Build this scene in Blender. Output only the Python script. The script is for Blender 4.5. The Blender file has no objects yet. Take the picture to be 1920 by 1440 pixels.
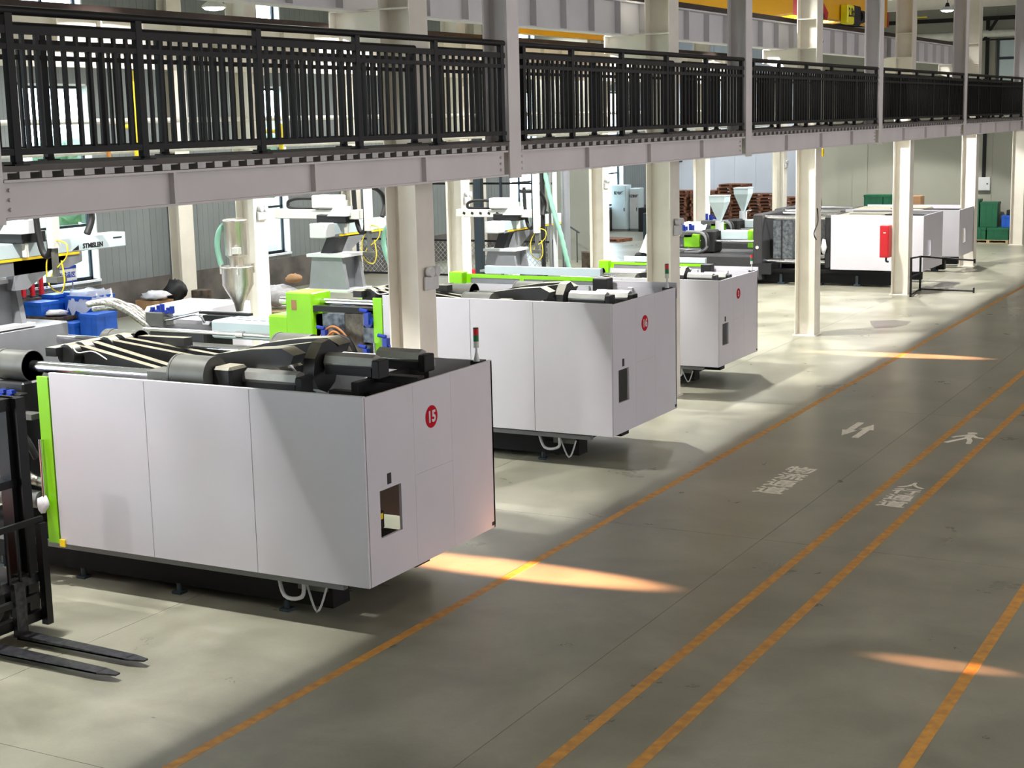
import bpy, math, random
from mathutils import Vector, Matrix
random.seed(7)
S = bpy.context.scene
COL = S.collection
PI = math.pi
BAY = 8.43

# ------------------------------------------------------------------ camera
cd = bpy.data.cameras.new('camera'); cam = bpy.data.objects.new('camera', cd); COL.objects.link(cam)
yaw, pitch, roll = 0.49999, 0.170521, -0.0238007
cy, sy, cp, sp, cr, sr = math.cos(yaw), math.sin(yaw), math.cos(pitch), math.sin(pitch), math.cos(roll), math.sin(roll)
f = Vector((-sy*cp, cy*cp, -sp)); r0 = Vector((cy, sy, 0)); u0 = r0.cross(f)
r = cr*r0 + sr*u0; u = -sr*r0 + cr*u0
M = Matrix((( r.x, u.x, -f.x, 0), (r.y, u.y, -f.y, 0), (r.z, u.z, -f.z, 5.0), (0, 0, 0, 1)))
cam.matrix_world = M
cd.sensor_width = 36; cd.lens = 2866.8/1920*36; cd.clip_end = 300
S.camera = cam
# ------------------------------------------------------------------ world, lights, exposure
w = bpy.data.worlds.new('overcast_sky'); S.world = w; w.use_nodes = True
bg = w.node_tree.nodes['Background']; bg.inputs[0].default_value = (0.80, 0.90, 1.0, 1); bg.inputs[1].default_value = 14.0
S.view_settings.view_transform = 'Standard'; S.view_settings.look = 'None'
S.view_settings.exposure = 0.0; S.view_settings.gamma = 1.0; S.view_settings.use_curve_mapping = False

def light(name, kind, loc, power, color, target=None, **kw):
    l = bpy.data.lights.new(name, kind); l.energy = power; l.color = color
    for k, v in kw.items(): setattr(l, k, v)
    o = bpy.data.objects.new(name, l); COL.objects.link(o); o.location = loc
    if target is not None:
        o.rotation_euler = (Vector(target)-Vector(loc)).to_track_quat('-Z', 'Y').to_euler()
    return o
LAMP_X, LAMP_Z = -12.4, 8.35
LAMP_Y = [5.6, 10.8, 17.6, 25.0, 32.3, 39.6, 47.0, 54.4]
for y, pw in zip(LAMP_Y, (.12, .74, .52, .9, 1.0, .88, .9, .6)):      # bright high-bay lamps over the machine row, each power set to balance the brightness
    light('bay_beam', 'SPOT', (LAMP_X, y, LAMP_Z-0.12), 4700*pw, (1.0, 0.985, 0.95), (LAMP_X-1.5, y, 0), spot_size=math.radians(104), spot_blend=0.12, shadow_soft_size=0.13)
    light('high_bay_spill', 'SPOT', (LAMP_X, y, LAMP_Z-0.12), 1100*pw, (1.0, 0.985, 0.95), (LAMP_X, y, 0), spot_size=math.radians(165), spot_blend=0.6, shadow_soft_size=0.2)
for y in LAMP_Y:      # the second lamp row over the far bay
    light('bay_beam', 'SPOT', (-18.2, y+3, LAMP_Z-0.12), 1450, (1.0, 0.985, 0.96), (-18.2, y+3, 0), spot_size=math.radians(98), spot_blend=0.5, shadow_soft_size=0.13)
for y in LAMP_Y+[63.0]:      # fill beams added to brighten the third bay's walls, without fixtures
    light('bay_beam', 'SPOT', (-24.6, y+1, LAMP_Z-0.12), 1500 if y < 50 else 1500, (1.0, 0.99, 0.97), (-24.6, y+1, 0), spot_size=math.radians(158), spot_blend=0.6, shadow_soft_size=0.13)
light('side_fill', 'AREA', (11.8, 26, 6.3), 2800, (1.0, 0.945, 0.975), (0, 26, 5.6), shape='RECTANGLE', size=60, size_y=4.5)   # side fill added for aisle-facing surfaces; the wall has no windows there
for k in range(6):    # warm fill areas added high above the aisle
    light('aisle_fill', 'AREA', (-2.0, 6+10*k, 9.3), 25, (1.0, 0.82, 0.62), (-2.0, 6+10*k, 0), shape='RECTANGLE', size=2.4, size_y=6.0)
for (x, y, tx, ty, p, a) in ((13.4, 15.2, -8.0, 14.62, 850000, 2.1), (13.4, 32.9, -7.9, 31.45, 700000, 2.0), (13.4, 14.1, -3.0, 13.57, 110000, 1.2)):   # spots for low evening sun, through openings added in the right wall
    light('evening_sunbeam', 'SPOT', (x, y, 3.9), p, (1.0, 0.44, 0.22), (tx, ty, 0), spot_size=math.radians(a), spot_blend=0.8, shadow_soft_size=0.05)

# ------------------------------------------------------------------ materials
def lin(c):
    return tuple(((x/255)/12.92 if x/255 <= 0.04045 else (((x/255)+0.055)/1.055)**2.4) for x in c) + (1,)
def mat(name, c, rough=0.5, metal=0.0, var=0.06, scale=6.0, bump=0.0, c2=None, dust=None, spec=0.5, stretch=None):
    m = bpy.data.materials.new(name); m.use_nodes = True; nt = m.node_tree; N = nt.nodes; L = nt.links
    p = N['Principled BSDF']; p.inputs['Roughness'].default_value = rough; p.inputs['Metallic'].default_value = metal
    p.inputs['Specular IOR Level'].default_value = spec
    g = N.new('ShaderNodeNewGeometry'); mp = N.new('ShaderNodeMapping'); L.new(g.outputs['Position'], mp.inputs[0])
    if stretch: mp.inputs['Scale'].default_value = stretch
    n = N.new('ShaderNodeTexNoise'); n.inputs['Scale'].default_value = scale; n.inputs['Detail'].default_value = 5; L.new(mp.outputs[0], n.inputs[0])
    mix = N.new('ShaderNodeMix'); mix.data_type = 'RGBA'
    a = lin(c); b = lin(c2) if c2 else tuple(x*(1-var*2.2) for x in a[:3])+(1,)
    mix.inputs[6].default_value = a; mix.inputs[7].default_value = b
    mr = N.new('ShaderNodeMapRange'); mr.inputs[1].default_value = .35; mr.inputs[2].default_value = .68; L.new(n.outputs[0], mr.inputs[0]); L.new(mr.outputs[0], mix.inputs[0])
    out = mix.outputs[2]
    if dust:        # dust that has settled on upward faces
        sx = N.new('ShaderNodeSeparateXYZ'); L.new(g.outputs['Normal'], sx.inputs[0])
        r2 = N.new('ShaderNodeMapRange'); r2.inputs[1].default_value = .55; r2.inputs[2].default_value = .8; L.new(sx.outputs[2], r2.inputs[0])
        m2 = N.new('ShaderNodeMix'); m2.data_type = 'RGBA'; L.new(r2.outputs[0], m2.inputs[0]); L.new(out, m2.inputs[6])
        n2 = N.new('ShaderNodeMix'); n2.data_type = 'RGBA'; n2.inputs[6].default_value = lin(dust); n2.inputs[7].default_value = tuple(x*.62 for x in lin(dust)[:3])+(1,); L.new(mr.outputs[0], n2.inputs[0])
        L.new(n2.outputs[2], m2.inputs[7]); out = m2.outputs[2]
    L.new(out, p.inputs['Base Color'])
    if bump:
        bn = N.new('ShaderNodeBump'); bn.inputs['Strength'].default_value = bump; bn.inputs['Distance'].default_value = .01; L.new(n.outputs[0], bn.inputs['Height']); L.new(bn.outputs[0], p.inputs['Normal'])
    return m
def emis(name, c, s):
    m = bpy.data.materials.new(name); m.use_nodes = True; p = m.node_tree.nodes['Principled BSDF']
    p.inputs['Base Color'].default_value = lin(c); p.inputs['Emission Color'].default_value = lin(c); p.inputs['Emission Strength'].default_value = s
    return m
WHITE = mat('white_sheet_metal', (200, 198, 205), .38, 0, .02, 1.2)
COLW = mat('cream_column_paint', (228, 223, 211), .5, 0, .04, 2.2)
BEAMG = mat('light_grey_steel_paint', (202, 198, 198), .5, 0, .04, 1.5)
RUNG = mat('runway_grey_paint', (206, 205, 206), .55, 0, .04, 1.5)
BLACKP = mat('black_powder_coat', (5, 5, 6), .55, 0, .1, 4, spec=.3)
DECK = mat('deck_concrete', (92, 88, 86), .8, 0, .1, 3)
DECKM = mat('galvanised_deck', (160, 158, 156), .4, .4, .08, 5)
CHARC = mat('charcoal_paint', (58, 58, 60), .6, 0, .05, 4, spec=.3)
BED = mat('shaded_machine_bed', (13, 13, 15), .6, 0, .1, 4, spec=.2)  # bed colour darkened to hold the shade under the machines
GREEN = mat('lime_green_paint', (132, 205, 8), .38, 0, .03, 3)
CHROME = mat('ground_chrome', (222, 222, 226), .2, 1.0, .05, 8)
STEEL = mat('brushed_stainless', (212, 204, 196), .36, 1.0, .12, 5, stretch=(6, 6, .6))
MOLD = mat('oily_mould_steel', (118, 122, 126), .4, .6, .25, 9, c2=(62, 66, 72))
RUSTY = mat('worn_mould_steel', (112, 104, 92), .5, .5, .3, 7, c2=(45, 42, 40))
DARK = mat('charcoal_casting', (30, 30, 32), .45, .1, .12, 5)
DUSTY = mat('dusty_charcoal_casting', (36, 36, 36), .45, .1, .12, 5, dust=(150, 146, 126))
OLIVE = mat('grey_olive_casting', (92, 93, 88), .42, .1, .1, 5)
MGREY = mat('mid_grey_paint', (120, 122, 126), .45, 0, .06, 3)
LGREY = mat('light_grey_paint', (196, 198, 200), .4, 0, .04, 3)
PALEBLUE = mat('pale_blue_white_sheet', (186, 202, 206), .4, 0, .03, 2)
BLACK = mat('black_rubber', (14, 14, 15), .6, 0, .1, 6)
FLBLACK = mat('forklift_black', (20, 20, 22), .35, .3, .2, 4)
FORKM = mat('scuffed_fork_steel', (70, 70, 74), .38, .6, .3, 14, c2=(34, 34, 38))
RED = mat('signal_red', (190, 16, 30), .4, 0, .03, 5)
BADGE = mat('badge_red', (176, 8, 30), .7, 0, .01, 5, spec=.15)
TGREEN = mat('signal_green', (10, 105, 60), .35, 0, .03, 5)
LENS = mat('clear_white_lens', (208, 208, 200), .3)
FOIL = mat('silver_foil_wrap', (205, 205, 200), .3, .85, .2, 25, bump=.9, c2=(120, 118, 110))
BLUEP = mat('valve_blue', (24, 52, 150), .35, 0, .05, 5)
CRATE = mat('blue_crate_plastic', (26, 88, 188), .42, 0, .1, 4)
RUSTBOX = mat('rusty_steel_box', (98, 84, 70), .7, .2, .3, 6, c2=(48, 40, 34))
ORANGE = mat('orange_paint', (205, 90, 40), .5)
CABLEO = mat('brown_orange_cable', (170, 110, 60), .5)
YELLOW = mat('crane_yellow', (232, 172, 10), .42, 0, .04, 2)
YPIPE = mat('yellow_pipe', (232, 208, 50), .4)
OPIPE = mat('ochre_pipe', (190, 130, 60), .45)
STKY = mat('sticker_yellow', (240, 205, 20), .4)
RAILBR = mat('crane_rail_brown', (58, 44, 40), .55, .4, .15, 6)
WOOD = mat('pallet_wood', (150, 98, 68), .75, 0, .3, 9, c2=(92, 56, 38))
WOODL = mat('fresh_pallet_wood', (196, 172, 132), .7, 0, .15, 9)
CARD = mat('brown_cardboard', (160, 124, 88), .8)
GBOX = mat('green_crate_plastic', (22, 92, 62), .45, 0, .08, 4)
CLAD = mat('grey_wall_cladding', (120, 126, 127), .5, 0, .05, 1.2)
ENDW = mat('lamplit_beige_wall', (146, 146, 134), .7, 0, .03, .8)  # warm tone of the lamp light put into the wall colour
ENDB = mat('daylit_blue_wall', (204, 208, 218), .55, 0, .03, .8)  # cool tone of the daylight put into the wall colour
PLINTH = mat('bare_concrete_plinth', (100, 95, 90), .85, 0, .2, 1.6, c2=(70, 67, 64))
WINF = mat('dark_window_frame', (34, 40, 50), .4, .3)
REVEAL = mat('white_window_reveal', (226, 230, 232), .5)
HOSEG = mat('pale_green_hose', (122, 172, 150), .45)
TARP = mat('grey_white_tarpaulin', (176, 174, 176), .6, 0, .12, 8, bump=.5)
SHEETW = mat('white_dust_sheet', (214, 212, 216), .75, 0, .1, 7, bump=.5)
PAINTY = mat('worn_yellow_floor_paint', (208, 150, 62), .5, 0, .2, 9, c2=(172, 122, 60))
PAINTW = mat('worn_white_floor_paint', (248, 242, 228), .5, 0, .1, 14)
LEAF = mat('tree_leaves', (150, 172, 150), .8, 0, .25, 3, c2=(104, 134, 112))
BARK = mat('tree_bark', (86, 72, 60), .8)
GRASS = mat('outside_grass', (110, 135, 90), .9, 0, .2, 2)
GALV = mat('galvanised_wire', (150, 152, 152), .4, .6)
NAVY = mat('dark_blue_grey_steel', (42, 54, 62), .5)
TEAL = mat('teal_machine_paint', (20, 110, 120), .45)
BULB = emis('lamp_glow', (255, 252, 240), 9.0)
AFILL = emis('aisle_fill_strip', (255, 228, 200), .8)  # glow of the roof strips added to brighten the aisle

def plastic():
    m = bpy.data.materials.new('clear_plastic_film'); m.use_nodes = True; nt = m.node_tree; N = nt.nodes; L = nt.links
    o = N['Material Output']; t = N.new('ShaderNodeBsdfTransparent'); g = N['Principled BSDF']; g.inputs['Base Color'].default_value = (.75, .78, .85, 1); g.inputs['Roughness'].default_value = .15
    x = N.new('ShaderNodeMixShader'); x.inputs[0].default_value = .4; L.new(t.outputs[0], x.inputs[1]); L.new(g.outputs[0], x.inputs[2]); L.new(x.outputs[0], o.inputs[0]); return m
FILM = plastic()
def glass():
    m = bpy.data.materials.new('window_glass'); m.use_nodes = True; nt = m.node_tree; N = nt.nodes; L = nt.links
    o = N['Material Output']; t = N.new('ShaderNodeBsdfTransparent'); t.inputs[0].default_value = (.9, .95, .97, 1); g = N.new('ShaderNodeBsdfGlossy'); g.inputs['Roughness'].default_value = .03
    x = N.new('ShaderNodeMixShader'); x.inputs[0].default_value = .08; L.new(t.outputs[0], x.inputs[1]); L.new(g.outputs[0], x.inputs[2]); L.new(x.outputs[0], o.inputs[0]); return m
GLASS = glass()
def floor_mat():
    m = bpy.data.materials.new('sealed_concrete_floor'); m.use_nodes = True; nt = m.node_tree; N = nt.nodes; L = nt.links
    p = N['Principled BSDF']; g = N.new('ShaderNodeNewGeometry')
    n1 = N.new('ShaderNodeTexNoise'); n1.inputs['Scale'].default_value = .9; n1.inputs['Detail'].default_value = 9; n1.inputs['Roughness'].default_value = .62; n1.inputs['Distortion'].default_value = .4
    n2 = N.new('ShaderNodeTexNoise'); n2.inputs['Scale'].default_value = 30; n2.inputs['Detail'].default_value = 4
    n3 = N.new('ShaderNodeTexNoise'); n3.inputs['Scale'].default_value = .62; n3.inputs['Detail'].default_value = 8; n3.inputs['Distortion'].default_value = .8
    for n in (n1, n2, n3): L.new(g.outputs['Position'], n.inputs[0])
    cr_ = N.new('ShaderNodeValToRGB'); e = cr_.color_ramp.elements
    e[0].position = .2; e[0].color = lin((124, 122, 106)); e[1].position = .8; e[1].color = lin((170, 168, 150))
    L.new(n1.outputs[0], cr_.inputs[0])
    mx = N.new('ShaderNodeMix'); mx.data_type = 'RGBA'; mx.blend_type = 'MULTIPLY'; mx.inputs[0].default_value = .16
    L.new(cr_.outputs[0], mx.inputs[6]); L.new(n2.outputs[0], mx.inputs[7])
    mx2 = N.new('ShaderNodeMix'); mx2.data_type = 'RGBA'; mx2.blend_type = 'MULTIPLY'; mx2.inputs[0].default_value = 1.0; r3 = N.new('ShaderNodeMapRange'); r3.inputs[1].default_value = .32; r3.inputs[2].default_value = .64; r3.inputs[3].default_value = .76; r3.inputs[4].default_value = 1.0; L.new(n3.outputs[0], r3.inputs[0])
    L.new(mx.outputs[2], mx2.inputs[6]); L.new(r3.outputs[0], mx2.inputs[7]); L.new(mx2.outputs[2], p.inputs['Base Color'])
    mr = N.new('ShaderNodeMapRange'); mr.inputs[1].default_value = .3; mr.inputs[2].default_value = .7; mr.inputs[3].default_value = .26; mr.inputs[4].default_value = .38
    L.new(n1.outputs[0], mr.inputs[0]); L.new(mr.outputs[0], p.inputs['Roughness'])
    return m
FLOOR = floor_mat()

# ------------------------------------------------------------------ mesh helpers
class B:
    def __init__(s): s.v = []; s.f = []; s.sm = []
    def add(s, vs, fs, smooth=False):
        k = len(s.v); s.v += [tuple(p) for p in vs]; s.f += [tuple(i+k for i in q) for q in fs]; s.sm += [smooth]*len(fs); return s
    def box(s, x0, x1, y0, y1, z0, z1):
        return s.add([(x0,y0,z0),(x1,y0,z0),(x1,y1,z0),(x0,y1,z0),(x0,y0,z1),(x1,y0,z1),(x1,y1,z1),(x0,y1,z1)],
                     [(0,3,2,1),(4,5,6,7),(0,1,5,4),(1,2,6,5),(2,3,7,6),(3,0,4,7)])
    def cbox(s, x0, x1, y0, y1, z0, z1, c=.01):      # chamfered box
        def ring(z, i): return [(x0+i,y0,z),(x1-i,y0,z),(x1,y0+i,z),(x1,y1-i,z),(x1-i,y1,z),(x0+i,y1,z),(x0,y1-i,z),(x0,y0+i,z)]
        def inn(z): return [(x0+c*1.2,y0+c,z),(x1-c*1.2,y0+c,z),(x1-c,y0+c*1.2,z),(x1-c,y1-c*1.2,z),(x1-c*1.2,y1-c,z),(x0+c*1.2,y1-c,z),(x0+c,y1-c*1.2,z),(x0+c,y0+c*1.2,z)]
        rs = [inn(z0), ring(z0+c, c), ring(z1-c, c), inn(z1)]; vs = sum(rs, []); fs = [tuple(range(7, -1, -1)), tuple(range(24, 32))]
        for k in range(3):
            for i in range(8): j = (i+1) % 8; fs.append((k*8+i, k*8+j, k*8+8+j, k*8+8+i))
        return s.add(vs, fs)
    def ob(s, c, d, rz=0, ry=0, rx=0):      # box with centre, size, rotation
        R = Matrix.Rotation(rz, 3, 'Z') @ Matrix.Rotation(ry, 3, 'Y') @ Matrix.Rotation(rx, 3, 'X'); c = Vector(c); hx, hy, hz = d[0]/2, d[1]/2, d[2]/2
        q = [(-hx,-hy,-hz),(hx,-hy,-hz),(hx,hy,-hz),(-hx,hy,-hz),(-hx,-hy,hz),(hx,-hy,hz),(hx,hy,hz),(-hx,hy,hz)]
        return s.add([c+R@Vector(p) for p in q], [(0,3,2,1),(4,5,6,7),(0,1,5,4),(1,2,6,5),(2,3,7,6),(3,0,4,7)])
    def cone(s, p0, p1, r0_, r1_, n=12, ph=0):
        p0, p1 = Vector(p0), Vector(p1); d = (p1-p0).normalized(); a = d.orthogonal().normalized() if abs(d.z) < .99 else Vector((1, 0, 0)); a = (a-d*a.dot(d)).normalized(); b = d.cross(a)
        vs = []
        for p, rr in ((p0, r0_), (p1, r1_)):
            vs += [p+(a*math.cos(ph+2*PI*i/n)+b*math.sin(ph+2*PI*i/n))*rr for i in range(n)]
        s.add(vs, [(i, (i+1) % n, n+(i+1) % n, n+i) for i in range(n)], n > 8)
        return s.add(vs, [tuple(range(n-1, -1, -1)), tuple(range(n, 2*n))])
    def cyl(s, p0, p1, rr, n=12, ph=0): return s.cone(p0, p1, rr, rr, n, ph)
    def tube(s, pts, rr, n=8, sub=0):
        P = [Vector(p) for p in pts]
        if sub:
            Q = []
            for i in range(len(P)-1):
                a, b, c, d = P[max(i-1, 0)], P[i], P[i+1], P[min(i+2, len(P)-1)]
                for k in range(sub):
                    t = k/sub; Q.append(.5*((2*b)+(c-a)*t+(2*a-5*b+4*c-d)*t*t+(-a+3*b-3*c+d)*t**3))
            Q.append(P[-1]); P = Q
        vs = []; m = len(P); a = None
        for i, p in enumerate(P):
            d = (P[min(i+1, m-1)]-P[max(i-1, 0)]).normalized()
            if a is None: a = d.orthogonal().normalized()
            a = (a-d*a.dot(d)).normalized(); b = d.cross(a)
            rad = rr[i*(len(rr)-1)//max(1, m-1)] if isinstance(rr, (list, tuple)) else rr
            vs += [p+(a*math.cos(2*PI*k/n)+b*math.sin(2*PI*k/n))*rad for k in range(n)]
        fs = [(i*n+k, i*n+(k+1) % n, (i+1)*n+(k+1) % n, (i+1)*n+k) for i in range(m-1) for k in range(n)]
        s.add(vs, fs, True); return s.add(vs[:n]+vs[-n:], [tuple(range(n-1, -1, -1)), tuple(range(n, 2*n))])
    def lathe(s, c, prof, n=20):      # prof: (radius, z)
        vs = []
        for rr, z in prof: vs += [(c[0]+rr*math.cos(2*PI*k/n), c[1]+rr*math.sin(2*PI*k/n), c[2]+z) for k in range(n)]
        m = len(prof); s.add(vs, [(i*n+k, i*n+(k+1) % n, (i+1)*n+(k+1) % n, (i+1)*n+k) for i in range(m-1) for k in range(n)], True)
        return s.add(vs[:n]+vs[-n:], [tuple(range(n-1, -1, -1)), tuple(range(n, 2*n))])
    def prism(s, poly, axis, a, b):      # poly in the other two axes (x,y,z order), extruded along axis
        n = len(poly)
        def P(q, t): return (t, q[0], q[1]) if axis == 'x' else ((q[0], t, q[1]) if axis == 'y' else (q[0], q[1], t))
        vs = [P(q, a) for q in poly]+[P(q, b) for q in poly]
        return s.add(vs, [tuple(range(n-1, -1, -1)), tuple(range(n, 2*n))]+[(i, (i+1) % n, n+(i+1) % n, n+i) for i in range(n)])
    def blob(s, c, rx, ry, rz, jit=.15, nu=10, nv=6, seed=0):
        R = random.Random(seed); vs = [(c[0], c[1], c[2]-rz)]
        for i in range(1, nv):
            for k in range(nu):
                q = 1+R.uniform(-jit, jit); th = PI*i/nv; ph = 2*PI*k/nu
                vs.append((c[0]+rx*q*math.sin(th)*math.cos(ph), c[1]+ry*q*math.sin(th)*math.sin(ph), c[2]-rz*q*math.cos(th)))
        vs.append((c[0], c[1], c[2]+rz)); fs = [(0, 1+(k+1) % nu, 1+k) for k in range(nu)]
        for i in range(nv-2):
            for k in range(nu): a = 1+i*nu+k; b = 1+i*nu+(k+1) % nu; fs.append((a, b, b+nu, a+nu))
        t = len(vs)-1; o = 1+(nv-2)*nu; fs += [(o+k, o+(k+1) % nu, t) for k in range(nu)]
        return s.add(vs, fs, True)

import bmesh
def wloc(o):
    v = Vector((0, 0, 0))
    while o is not None: v += o.location; o = o.parent
    return v
def put(name, b, m, parent=None, at=None, kind=None):
    """link the builder's mesh as one object; vertices are given in world space"""
    me = bpy.data.meshes.new(name); base = wloc(parent) if parent else Vector((0, 0, 0))
    off = Vector(at) if at is not None else base
    me.from_pydata([(p[0]-off.x, p[1]-off.y, p[2]-off.z) for p in b.v], [], b.f); me.materials.append(m)
    for p, q in zip(me.polygons, b.sm): p.use_smooth = q
    bm = bmesh.new(); bm.from_mesh(me); bmesh.ops.recalc_face_normals(bm, faces=bm.faces); bm.to_mesh(me); bm.free()
    me.update(); o = bpy.data.objects.new(name, me); COL.objects.link(o)
    if parent: o.parent = parent; o.location = off-base
    else: o.location = off
    if kind: o['kind'] = kind
    return o
def tag(o, label=None, cat=None, group=None, kind=None):
    if label: o['label'] = label
    if cat: o['category'] = cat
    if group: o['group'] = group
    if kind: o['kind'] = kind
    return o
def thing(name, loc, label, cat, group=None, kind=None):
    o = bpy.data.objects.new(name, None); COL.objects.link(o); o.location = loc; o.empty_display_size = .1
    return tag(o, label, cat, group, kind)
def struct(name, b, m, at=None): o = put(name, b, m, None, at); o['kind'] = 'structure'; return o
def share(o, dloc, parent=None):      # copy of a part, sharing the mesh
    c = o.copy(); COL.objects.link(c); c.parent = parent or o.parent; c.location = o.location+Vector(dloc); return c
def dup(t, loc, label=None):      # copy of a thing, its parts and sub-parts
    c = t.copy(); COL.objects.link(c); c.location = loc
    if label: c['label'] = label
    for a in list(t.children):
        d = a.copy(); COL.objects.link(d); d.parent = c
        for g in a.children: e = g.copy(); COL.objects.link(e); e.parent = d
    return c
def text(name, s, size, m, mw, parent, bold=0.0, ext=.002):
    """lettering as a thin mesh; mw = world matrix of the text plane"""
    cu = bpy.data.curves.new(name, 'FONT'); cu.body = s; cu.size = size; cu.align_x = 'CENTER'; cu.align_y = 'CENTER'; cu.extrude = ext; cu.offset = bold; cu.resolution_u = 3
    o = bpy.data.objects.new(name, cu); COL.objects.link(o); bpy.context.view_layer.update()
    me = bpy.data.meshes.new_from_object(o.evaluated_get(bpy.context.evaluated_depsgraph_get())); bpy.data.objects.remove(o); bpy.data.curves.remove(cu)
    me.transform(mw); base = wloc(parent) if parent else Vector((0, 0, 0)); me.transform(Matrix.Translation(-base)); me.materials.clear(); me.materials.append(m)
    q = bpy.data.objects.new(name, me); COL.objects.link(q); q.parent = parent
    return q
def plane_mw(o, xdir, ydir):
    x, y = Vector(xdir).normalized(), Vector(ydir).normalized(); z = x.cross(y)
    return Matrix(((x.x, y.x, z.x, o[0]), (x.y, y.y, z.y, o[1]), (x.z, y.z, z.z, o[2]), (0, 0, 0, 1)))

# ================================================================== THE SETTING
XL, XR, YB, YE = -29.0, 12.0, -9.0, 61.0
colY = [8.49+BAY*k for k in range(7)]      # row A column lines (Y)
# floor: a base with separate slabs, joints between them
fl = struct('floor', B().box(XL-.4, XR+.3, YB-.3, 68.4, -.3, -.012), PLINTH)
xs = [XL-.2, -24.2, -19.6, -15.2, -10.7, -5.9, -1.2, 3.6, XR]; ys = [YB]+[.06+BAY*k-8.43+8.43 for k in range(0, 8)]+[67.9]
for i in range(len(xs)-1):
    for j in range(len(ys)-1):
        put('slab', B().box(xs[i]+.003, xs[i+1]-.003, ys[j]+.003, ys[j+1]-.003, -.012, 0), FLOOR, fl)
struct('ceiling', B().box(XL-.4, XR+.3, YB-.3, 68.4, 9.6, 9.75), LGREY)
for k in range(6):  # glowing roof strips, made up as fill for the aisle
    tag(put('fill_strip', B().box(-3.2, -.8, 3+10*k, 9+10*k, 9.54, 9.6), AFILL), 'glowing fill strip added to the roof above the aisle, %s from the near end' % (['first','second','third','fourth','fifth','sixth'][k]), 'fill_strip', 'added roof fill strips above the aisle')
wl = struct('wall_left', B().box(XL-.35, XL-.08, YB, 67.6, 0, 1.0), PLINTH)
put('plinth', B().box(XL-.35, XL+.03, YB, 67.6, 0, .96), PLINTH, wl)
yc0 = 25.07-3*BAY
panel_cache = {}
def wpanel(y0, y1, z0, z1):
    b = B().box(XL-.3, XL, y0+.006, y1-.006, z0, z1)
    nrib = max(2, int((y1-y0)/.24))
    for q in range(1, nrib): yy = y0+(y1-y0)*q/nrib; b.box(XL, XL+.005, yy-.012, yy+.012, z0, z1)
    put('cladding_panel', b, CLAD, wl)
nwin = 0
for k in range(9):
    yc = yc0+BAY*k
    if yc > 60: break
    for q in range(3): wpanel(yc+.967*q, yc+.967*(q+1), .96, 9.6); wpanel(yc+5.33+1.033*q, yc+5.33+1.033*(q+1), .96, 9.6)
    a, c = yc+2.9, yc+5.33
    for q in range(2):
        m_ = (a+c)/2; y0, y1 = (a, m_) if q == 0 else (m_, c)
        wpanel(y0, y1, 6.2, 7.6); wpanel(y0, y1, 8.95, 9.6); wpanel(y0, y1, .96, 1.12)
    for (z0, z1, trs) in ((1.12, 6.2, (2.55, 3.95, 5.2)), (7.6, 8.95, ())):
        nwin += 1
        wn = struct('window_%d' % nwin, B().box(XL-.36, XL+.05, a, c, z0-.06, z0).box(XL-.3, XL+.01, a, a+.05, z0, z1).box(XL-.3, XL+.01, c-.05, c, z0, z1).box(XL-.3, XL+.01, a, c, z1-.05, z1), REVEAL)
        fb = B(); X0, X1 = XL-.26, XL-.2; m_ = (a+c)/2
        for (p, q) in ((a+.05, a+.12), (m_-.035, m_+.035), (c-.12, c-.05)): fb.box(X0, X1, p, q, z0, z1-.05)
        for zz in (z0+.035,)+tuple(trs)+(z1-.085,): fb.box(X0, X1, a+.05, c-.05, zz-.035, zz+.035)
        put('window_frame', fb, WINF, wn)
        zz = [z0+.07]+[t for t in trs]+[z1-.12]
        for i in range(len(zz)-1):
            for (p, q) in ((a+.12, m_-.035), (m_+.035, c-.12)): put('pane', B().box(XL-.235, XL-.225, p, q, zz[i]+.035*(i > 0), zz[i+1]-.035*(i < len(zz)-2)), GLASS, wn)
struct('wall_end', B().box(-18.8, XR, YE, YE+.3, 0, 9.6).box(-18.8, -18.5, YE+.3, 67.6, 0, 9.6), ENDW)
eb = struct('wall_back_bay', B().box(XL-.35, -18.5, 67.6, 67.9, 0, 9.6), ENDB)
for k in range(10): put('wall_sheet', B().box(-29+1.02*k+.005, -29+1.02*(k+1)-.005, 67.56, 67.6, .25, 9.5), ENDB, eb)
for i, xx in enumerate((-17.2, -12.35, -9.0)): tag(put('trim_%d' % (i+1), B().box(xx-.3, xx+.3, YE-.03, YE, 0, 9.5), ENDW), kind='structure')
struct('wall_back', B().box(XL-.3, XR, YB-.3, YB, 0, 9.6), ENDW)
rb = B()
for (a, b_) in ((YB, 13.6), (15.9, 31.6), (34.2, 61)): rb.box(XR, XR+.3, a, b_, 0, 9.6)
for (a, b_) in ((13.6, 15.9), (31.6, 34.2)): rb.box(XR, XR+.3, a, b_, 0, 2.9); rb.box(XR, XR+.3, a, b_, 4.4, 9.6)  # unseen openings, added so the sun spots reach the floor
struct('wall_right', rb, ENDW)
# end wall window, top right
wn = struct('window_30', B().box(-12.0, -10.2, YE-.05, YE-.002, 5.25, 5.3).box(-12.0, -10.2, YE-.04, YE-.002, 7.56, 7.62), WINF)
put('window_frame', B().box(-12.0, -11.9, YE-.06, YE-.002, 5.3, 7.56).box(-11.3, -11.22, YE-.06, YE-.002, 5.3, 7.56).box(-10.3, -10.2, YE-.06, YE-.002, 5.3, 7.56).box(-11.9, -10.3, YE-.06, YE-.002, 6.85, 6.95).box(-11.2, -11.0, YE-.07, YE-.002, 5.3, 6.9), WINF, wn)
for (x0, x1) in ((-11.9, -11.3), (-11.22, -10.3)):
    for (z0, z1) in ((5.3, 6.85), (6.95, 7.56)): put('pane', B().box(x0, x1, YE-.03, YE-.002, z0, z1), PALEBLUE, wn)
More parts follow.
